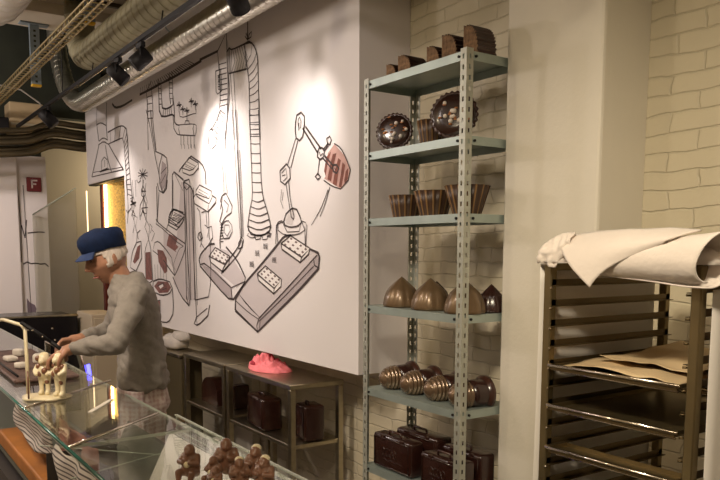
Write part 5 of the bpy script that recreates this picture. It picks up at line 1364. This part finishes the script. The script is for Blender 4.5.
bm = nb(); tube(bm, [(-3.665, .655, CZ+.012), (-3.69, .66, 1.10), (-3.73, .665, 1.225), (-3.75, .655, 1.245), (-3.80, .64, 1.25), (-3.98, .615, 1.255), (-4.06, .60, 1.245), (-4.09, .59, 1.2), (-4.10, .59, CZ+.001)], .0085, 8)
tag(obj('cream_arch', bm, M['white_choc']), 'cream-coloured bent rod arch rising from the white chocolate base', 'rod')
bm = nb(); tube(bm, [(-3.52, .63, CZ+.016), (-3.53, .632, 1.06)], .004, 6); tag(obj('brown_stick', bm, M['milk']), 'thin brown stick standing between the arch and the figures', 'stick')

# brown figures on the white deck
def bfig(x, y, s, rz, lb, tops, src=[None]):
    t = thing('chocolate_figurine', lb, 'chocolate figure', (x, y, CZ+.0005), rz, 'brown chocolate figurines'); t.scale = (s, s, s)
    bm = nb()
    ball(bm, (0, 0, .030), .028, (1, 1.05, 1.1)); ball(bm, (.002, 0, .058), .022, (1, 1.1, 1)); ball(bm, (.006, 0, .084), .018, (1, .95, 1.1)); ball(bm, (.02, 0, .080), .009)
    for k in (-1, 1):
        chain(bm, [(0, .022*k, .066), (.014, .030*k, .05), (.026, .012*k, .052)], [.010, .009, .008]); chain(bm, [(.004, .018*k, .018), (.034, .022*k, .022), (.038, .02*k, .006)], [.014, .011, .009])
    voxel('body', bm, M['fig_choc'], t, .0028, 1)
    if tops == 2: return
    bm = nb(); ball(bm, (.0, 0, .094), .0165, (1, .95, .75)) if tops else ball(bm, (.024, 0, .045), .010)
    obj('pale_cap' if tops else 'pale_belly', smooth(bm), M['white_choc'], t, local=True)
for a in ((-2.075, .812, 1.0, -.9, 'brown chocolate figurine at the left end of the group on the glass top', 0), (-2.045, .915, 1.10, -.6, 'tallest-looking brown figurine, second from the left, behind one with a pale belly', 2), (-1.985, .850, .80, -1.2, 'brown figurine with a pale belly sitting before the tall one', 0),
          (-1.945, .965, 1.02, -.8, 'brown figurine with a pale cap at the back of the group', 1), (-1.915, .895, .84, -.4, 'brown figurine with a pale cap in the middle of the group', 1), (-1.85, .945, .95, -1.0, 'brown figurine with a pale cap at the right end of the group', 1), (-1.93, .83, .66, -1.0, 'small low brown figurine at the front of the group', 0)):
    bfig(*a)

# ------------------------------------------------------------------ the man
man = thing('person', 'man in a navy cap and grey long-sleeved shirt bending over white chocolate figures', 'person', (-3.6325, 1.1716, 0), math.atan2(-.968, -.25))
def loft(bm, rings, seg=32, pw=2.3):
    rs = []
    for (cx, ha, hb, z) in rings:
        ring = []
        for k in range(seg):
            a = 2*PI*k/seg; c, s = math.cos(a), math.sin(a); q = (abs(c)**pw+abs(s)**pw)**(-1/pw)
            ring.append(bm.verts.new((cx+ha*c*q, hb*s*q, z)))
        rs.append(ring)
    for a, c in zip(rs, rs[1:]):
        for k in range(seg): bm.faces.new((a[k], a[(k+1) % seg], c[(k+1) % seg], c[k]))
    bm.faces.new(rs[0][::-1]); bm.faces.new(rs[-1])
HC = Vector((.140, 0, 1.556)); HM = Matrix.Translation(HC) @ Matrix.Rotation(R(14), 4, 'Z') @ Matrix.Rotation(R(21), 4, 'Y')
def gs(x, w): return math.exp(-(x/w)**2)
def headp(dx, dy, dz, k=1.0):
    x, y, z = dx*.099*k, dy*.077*k, dz*.120*k
    if dz < 0:
        y *= 1-.30*(-dz)**1.3
        if dx < 0: x *= 1-.42*(-dz)
    if dx > 0:
        x *= .95
        n = max(0, min(1, (.032-z)/.058))*(1/(1+math.exp(-(z+.030)*450)))
        x += .034*n*gs(y, .0125); x += .006*gs(z-.038, .012)*gs(y, .045)
        x -= .012*gs(z-.016, .013)*(gs(y-.032, .014)+gs(y+.032, .014))
        x += .009*gs(z+.058, .007)*gs(y, .022)+.008*gs(z+.074, .006)*gs(y, .020)-.004*gs(z+.066, .003)*gs(y, .024)
        x += .016*gs(z+.104, .016)*gs(y, .025)
        y += (.005 if y > 0 else -.005)*gs(z+.02, .02)
    return Vector((x, y, z))
def headgrid(k=1.0, cond=None, nu=72, nv=56):
    b = nb(); rows = []
    for j in range(nv+1):
        th = PI*j/nv; row = []
        for i in range(nu):
            a = 2*PI*i/nu; row.append(headp(math.sin(th)*math.cos(a), math.sin(th)*math.sin(a), math.cos(th), k))
        rows.append([b.verts.new(p) for p in row])
    for j in range(nv):
        for i in range(nu):
            vs = (rows[j][i], rows[j][(i+1) % nu], rows[j+1][(i+1) % nu], rows[j+1][i]); c = sum((v.co for v in vs), Vector())/4
            if cond is None or cond(c): b.faces.new(vs)
    bmesh.ops.remove_doubles(b, verts=b.verts, dist=.0004)
    lo = [v for v in b.verts if not v.link_faces]; bmesh.ops.delete(b, geom=lo, context='VERTS')
    bmesh.ops.recalc_face_normals(b, faces=b.faces); return b
body = nb()
merge(body, headgrid(), HM)
for s in (-1, 1):
    e = nb(); ball(e, (0, 0, 0), .03, (.62, .28, 1.05)); merge(body, e, HM @ Matrix.Translation((-.012, .076*s, -.008)) @ Matrix.Rotation(R(-12), 4, 'Y') @ Matrix.Rotation(R(18*s), 4, 'Z'))
chain(body, [(.06, 0, 1.40), (.09, 0, 1.475), (.125, 0, 1.535)], [.060, .056, .058])
loft(body, [(-.015, .07, .12, .88), (-.012, .078, .13, .98), (-.005, .085, .13, 1.10), (.01, .095, .15, 1.25), (.03, .085, .155, 1.36), (.055, .055, .085, 1.43)])
SH = {1: ((.022, .165, 1.398), (.125, .325, 1.180), (.305, .205, 1.150)), -1: ((.026, -.165, 1.398), (.13, -.28, 1.17), (.28, -.03, 1.165))}
for s in (1, -1):
    a, c, d = SH[s]; chain(body, [a, c, d], [.052, .040, .027])
    chain(body, [(0, .09*s, .90), (.02, .10*s, .50), (-.02, .11*s, .09)], [.066, .052, .040]); chain(body, [(-.03, .11*s, .06), (.13, .13*s, .04)], [.04, .032])
def hand(bm, w, fdir, down, side, curl, thumb):
    # w wrist, fdir along the palm, down = palm normal, side = towards the little finger
    w = Vector(w); f_ = Vector(fdir).normalized(); n_ = Vector(down).normalized(); s_ = f_.cross(n_).normalized()*side
    n_ = (n_-f_*n_.dot(f_)).normalized()
    cap_(bm, w, w+f_*.03, .026, .027)
    for k in (-1.2, -.4, .4, 1.2): cap_(bm, w+f_*.02+s_*.008*k, w+f_*.082+s_*.0175*k, .013, .0115)
    for k, L_, rr_ in ((-1.25, .066, .0092), (-.42, .074, .0096), (.42, .069, .0092), (1.25, .054, .0082)):
        p = w+f_*.085+s_*.0182*k; d_ = f_.copy(); c_ = curl*.55
        pts = [p]
        for q in (.44, .32, .24):
            d_ = (d_*math.cos(c_)+n_*math.sin(c_)).normalized(); n2 = (n_-d_*n_.dot(d_)).normalized()
            pts.append(pts[-1]+d_*L_*q); c_ = curl*.8
            d_ = (d_+n2*math.tan(.15)).normalized()
        chain(bm, pts, [rr_, rr_*.95, rr_*.88, rr_*.75])
    p = w+f_*.025-s_*.022; q = p-s_*.022*1+f_*.022+n_*.012; r = q+f_*.022+n_*.020+s_*.004*thumb; u = r+f_*.012+n_*.018+s_*.008*thumb
    chain(bm, [p, q, r, u], [.014, .0115, .010, .0085])
hand(body, SH[1][2], (.82, -.10, -.30), (.1, 0, -1), -1, .75, 1)
hand(body, SH[-1][2], (.85, .30, -.10), (.0, .55, -.75), 1, 1.05, 1)
voxel('body', body, M['skin'], man, .0042, 2)
# eyes, brows
for s in (-1, 1):
    e = nb(); ball(e, (.0835, .031*s, .014), .0098, (.55, 1.25, .42), 10, 6); e.transform(HM); obj('eye', smooth(e), M['brow'], man, local=True)
    e = nb(); tube(e, [(.090, .014*s, .033), (.089, .032*s, .037), (.078, .050*s, .032)], [.003, .004, .0025], 6); e.transform(HM); obj('eyebrow', e, M['hair'], man, local=True)
e = nb(); tube(e, [(.076, -.026, -.067), (.092, -.012, -.065), (.0965, 0, -.0645), (.092, .012, -.065), (.076, .026, -.067)], .0035, 6); e.transform(HM); obj('mouth', e, M['lip'], man, local=True)
# hair band under the cap
hb = headgrid(1.07, lambda c: (c.z > -.030-.25*c.x if c.x < .03 else c.z > .030+.1*c.x) and c.z < .085)
hb.normal_update(); bmesh.ops.solidify(hb, geom=list(hb.faces), thickness=.005)
for v in hb.verts: v.co += v.co.normalized()*.0025*nz(v.co.x*90, v.co.y*90, v.co.z*20)
hb.transform(HM); obj('hair', smooth(hb), M['hair'], man, local=True)
# cap
cp = nb(); rows = []
for (r, z, cx) in ((1.07, .050, 0), (1.11, .053, 0), (1.12, .076, 0), (1.15, .086, 0), (1.17, .102, -.002), (1.12, .122, -.004), (.96, .136, -.006), (.68, .145, -.006), (.35, .149, -.006), (0, .150, -.006)):
    rows.append((r, z, cx))
prev = None
for r, z, cx in rows:
    if r == 0:
        tpv = cp.verts.new((cx, 0, z))
        for k in range(40): cp.faces.new((prev[k], prev[(k+1) % 40], tpv))
        break
    ring = [cp.verts.new((cx-.004+.096*r*math.cos(2*PI*k/40), .076*r*math.sin(2*PI*k/40), z-.022*max(0, -math.cos(2*PI*k/40))*(1 if z < .07 else .5))) for k in range(40)]
    if prev: 
        for k in range(40): cp.faces.new((prev[k], prev[(k+1) % 40], ring[(k+1) % 40], ring[k]))
    prev = ring
bmesh.ops.solidify(cp, geom=list(cp.faces), thickness=.003); cp.transform(HM); cap = obj('cap', smooth(cp), M['cap'], man, local=True)
br = nb()
sheet(br, 10, 16, lambda u, v: Vector(((.096*1.07+.046*u)*math.cos((v-.5)*1.9)-.004, (.082+.012*u)*math.sin((v-.5)*1.9)*1.02, .060-.020*u-.012*u*abs(v-.5)*2)), .003)
br.transform(HM); obj('cap_brim', br, M['cap'], man, local=True)
# shirt
st = nb()
loft(st, [(-.012, .122, .188, .925), (-.012, .124, .190, .945), (-.008, .122, .184, 1.0), (-.002, .117, .174, 1.10), (.010, .118, .178, 1.20), (.022, .119, .188, 1.30), (.030, .110, .184, 1.385), (.040, .088, .130, 1.445), (.052, .070, .080, 1.483)])
for s in (1, -1):
    a, c, d = SH[s]; a, c, d = Vector(a), Vector(c), Vector(d); chain(st, [a-Vector((0, .02*s, 0)), a.lerp(c, .5), c, c.lerp(d, .5), c.lerp(d, .90)], [.072, .060, .056, .047, .037])
def wrinkle(b2):
    b2.normal_update()
    for v in b2.verts:
        c = v.co; w_ = nz(c.x*9+c.z*5, c.y*9, c.z*11-c.x*8)*.010+abs(nz(c.x*7+c.z*5, c.y*6, c.z*19-c.x*14))*.014-.004+nz(c.x*30, c.y*26+c.z*9, c.z*28)*.003
        if c.z < 1.0: w_ += .012*math.sin(math.atan2(c.y, c.x)*9+nz(c.x*5, c.y*5, 1)*3)*min(1, (1.0-c.z)*9)
        v.co = c+v.normal*w_
voxel('shirt', st, M['shirt'], man, .007, 2, target=wrinkle)
tr = nb()
loft(tr, [(-.012, .105, .165, .80), (-.012, .112, .172, .90), (-.012, .105, .162, .97)])
for s in (1, -1): chain(tr, [(0, .09*s, .84), (.02, .10*s, .50), (-.02, .11*s, .12)], [.108, .085, .072])
voxel('trousers', tr, M['plaid'], man, .009, 2, target=wrinkle)
ap = nb(); sheet(ap, 24, 20, lambda u, v: Vector((.108*math.cos((u-.5)*3.3)+.008+.008*math.sin(u*26)*(1-v), .205*math.sin((u-.5)*3.3)*(1+.05*math.sin(u*26)*(1-v)), .52+.41*v)), .004)
obj('apron', ap, M['plaid'], man, local=True)
for s in (1, -1):
    e = nb(); chain(e, [(-.05, .11*s, .045), (.05, .12*s, .045), (.15, .135*s, .035)], [.043, .045, .036])
    for v in e.verts: v.co.z = max(v.co.z, .001)
    obj('shoe', smooth(e), M['black'], man, local=True)
# the tool in his far hand
t = thing('black_spatula', 'thin black tool held upward in the far hand of the man', 'tool', (-3.6325, 1.1716, 0), math.atan2(-.968, -.25))
bm = nb(); tube(bm, [(.335, .045, 1.105), (.405, .045, 1.165)], .009, 8); obj('handle', bm, M['black'], t, local=True)
bm = nb(); tube(bm, [(.400, .045, 1.161), (.45, .047, 1.20), (.53, .05, 1.262)], [.008, .011, .009], 6)
for v in bm.verts: v.co.y = .047+(v.co.y-.047)*.9
obj('blade', bm, M['black'], t, local=True)
for k in (.3, .7):
    bm = nb(); ball(bm, (.41+.1*k, .058, 1.168+.08*k), .0045); obj('rivet', bm, M['chrome'], t, local=True)

# ------------------------------------------------------------------ added fill lamps, unseen spots and world
def lamp(x, y, z, e, size=.25, col=(1, .80, .58), kind='AREA', spread=None):
    l_ = bpy.data.lights.new('fill_lamp', 'POINT'); l_.shadow_soft_size = size; l_.energy = e; l_.color = col
    o = bpy.data.objects.new('fill_lamp', l_); C.objects.link(o); o.location = (x, y, z)
for args in FILL_LAMPS: lamp(*args)
for x, y, z, tx, ty, tz, e, sz, col in DOWN:
    l_ = bpy.data.lights.new('unseen_downlight', 'SPOT'); l_.energy = e; l_.spot_size = R(sz); l_.spot_blend = 1; l_.shadow_soft_size = .2; l_.color = col
    o = bpy.data.objects.new('unseen_downlight', l_); C.objects.link(o); o.location = (x, y, z); o.rotation_euler = (Vector((tx, ty, tz))-Vector((x, y, z))).to_track_quat('-Z', 'Y').to_euler()
w = bpy.data.worlds.new('World'); bpy.context.scene.world = w; w.use_nodes = True
w.node_tree.nodes['Background'].inputs[0].default_value = (1, .8, .6, 1); w.node_tree.nodes['Background'].inputs[1].default_value = .02
sc = bpy.context.scene
sc.view_settings.view_transform = 'Standard'; sc.view_settings.look = 'None'; sc.view_settings.gamma = 1; sc.view_settings.exposure = EXPO
sc.view_settings.use_curve_mapping = False
sc.cycles.max_bounces = 8; sc.cycles.transparent_max_bounces = 16; sc.cycles.sample_clamp_indirect = 4
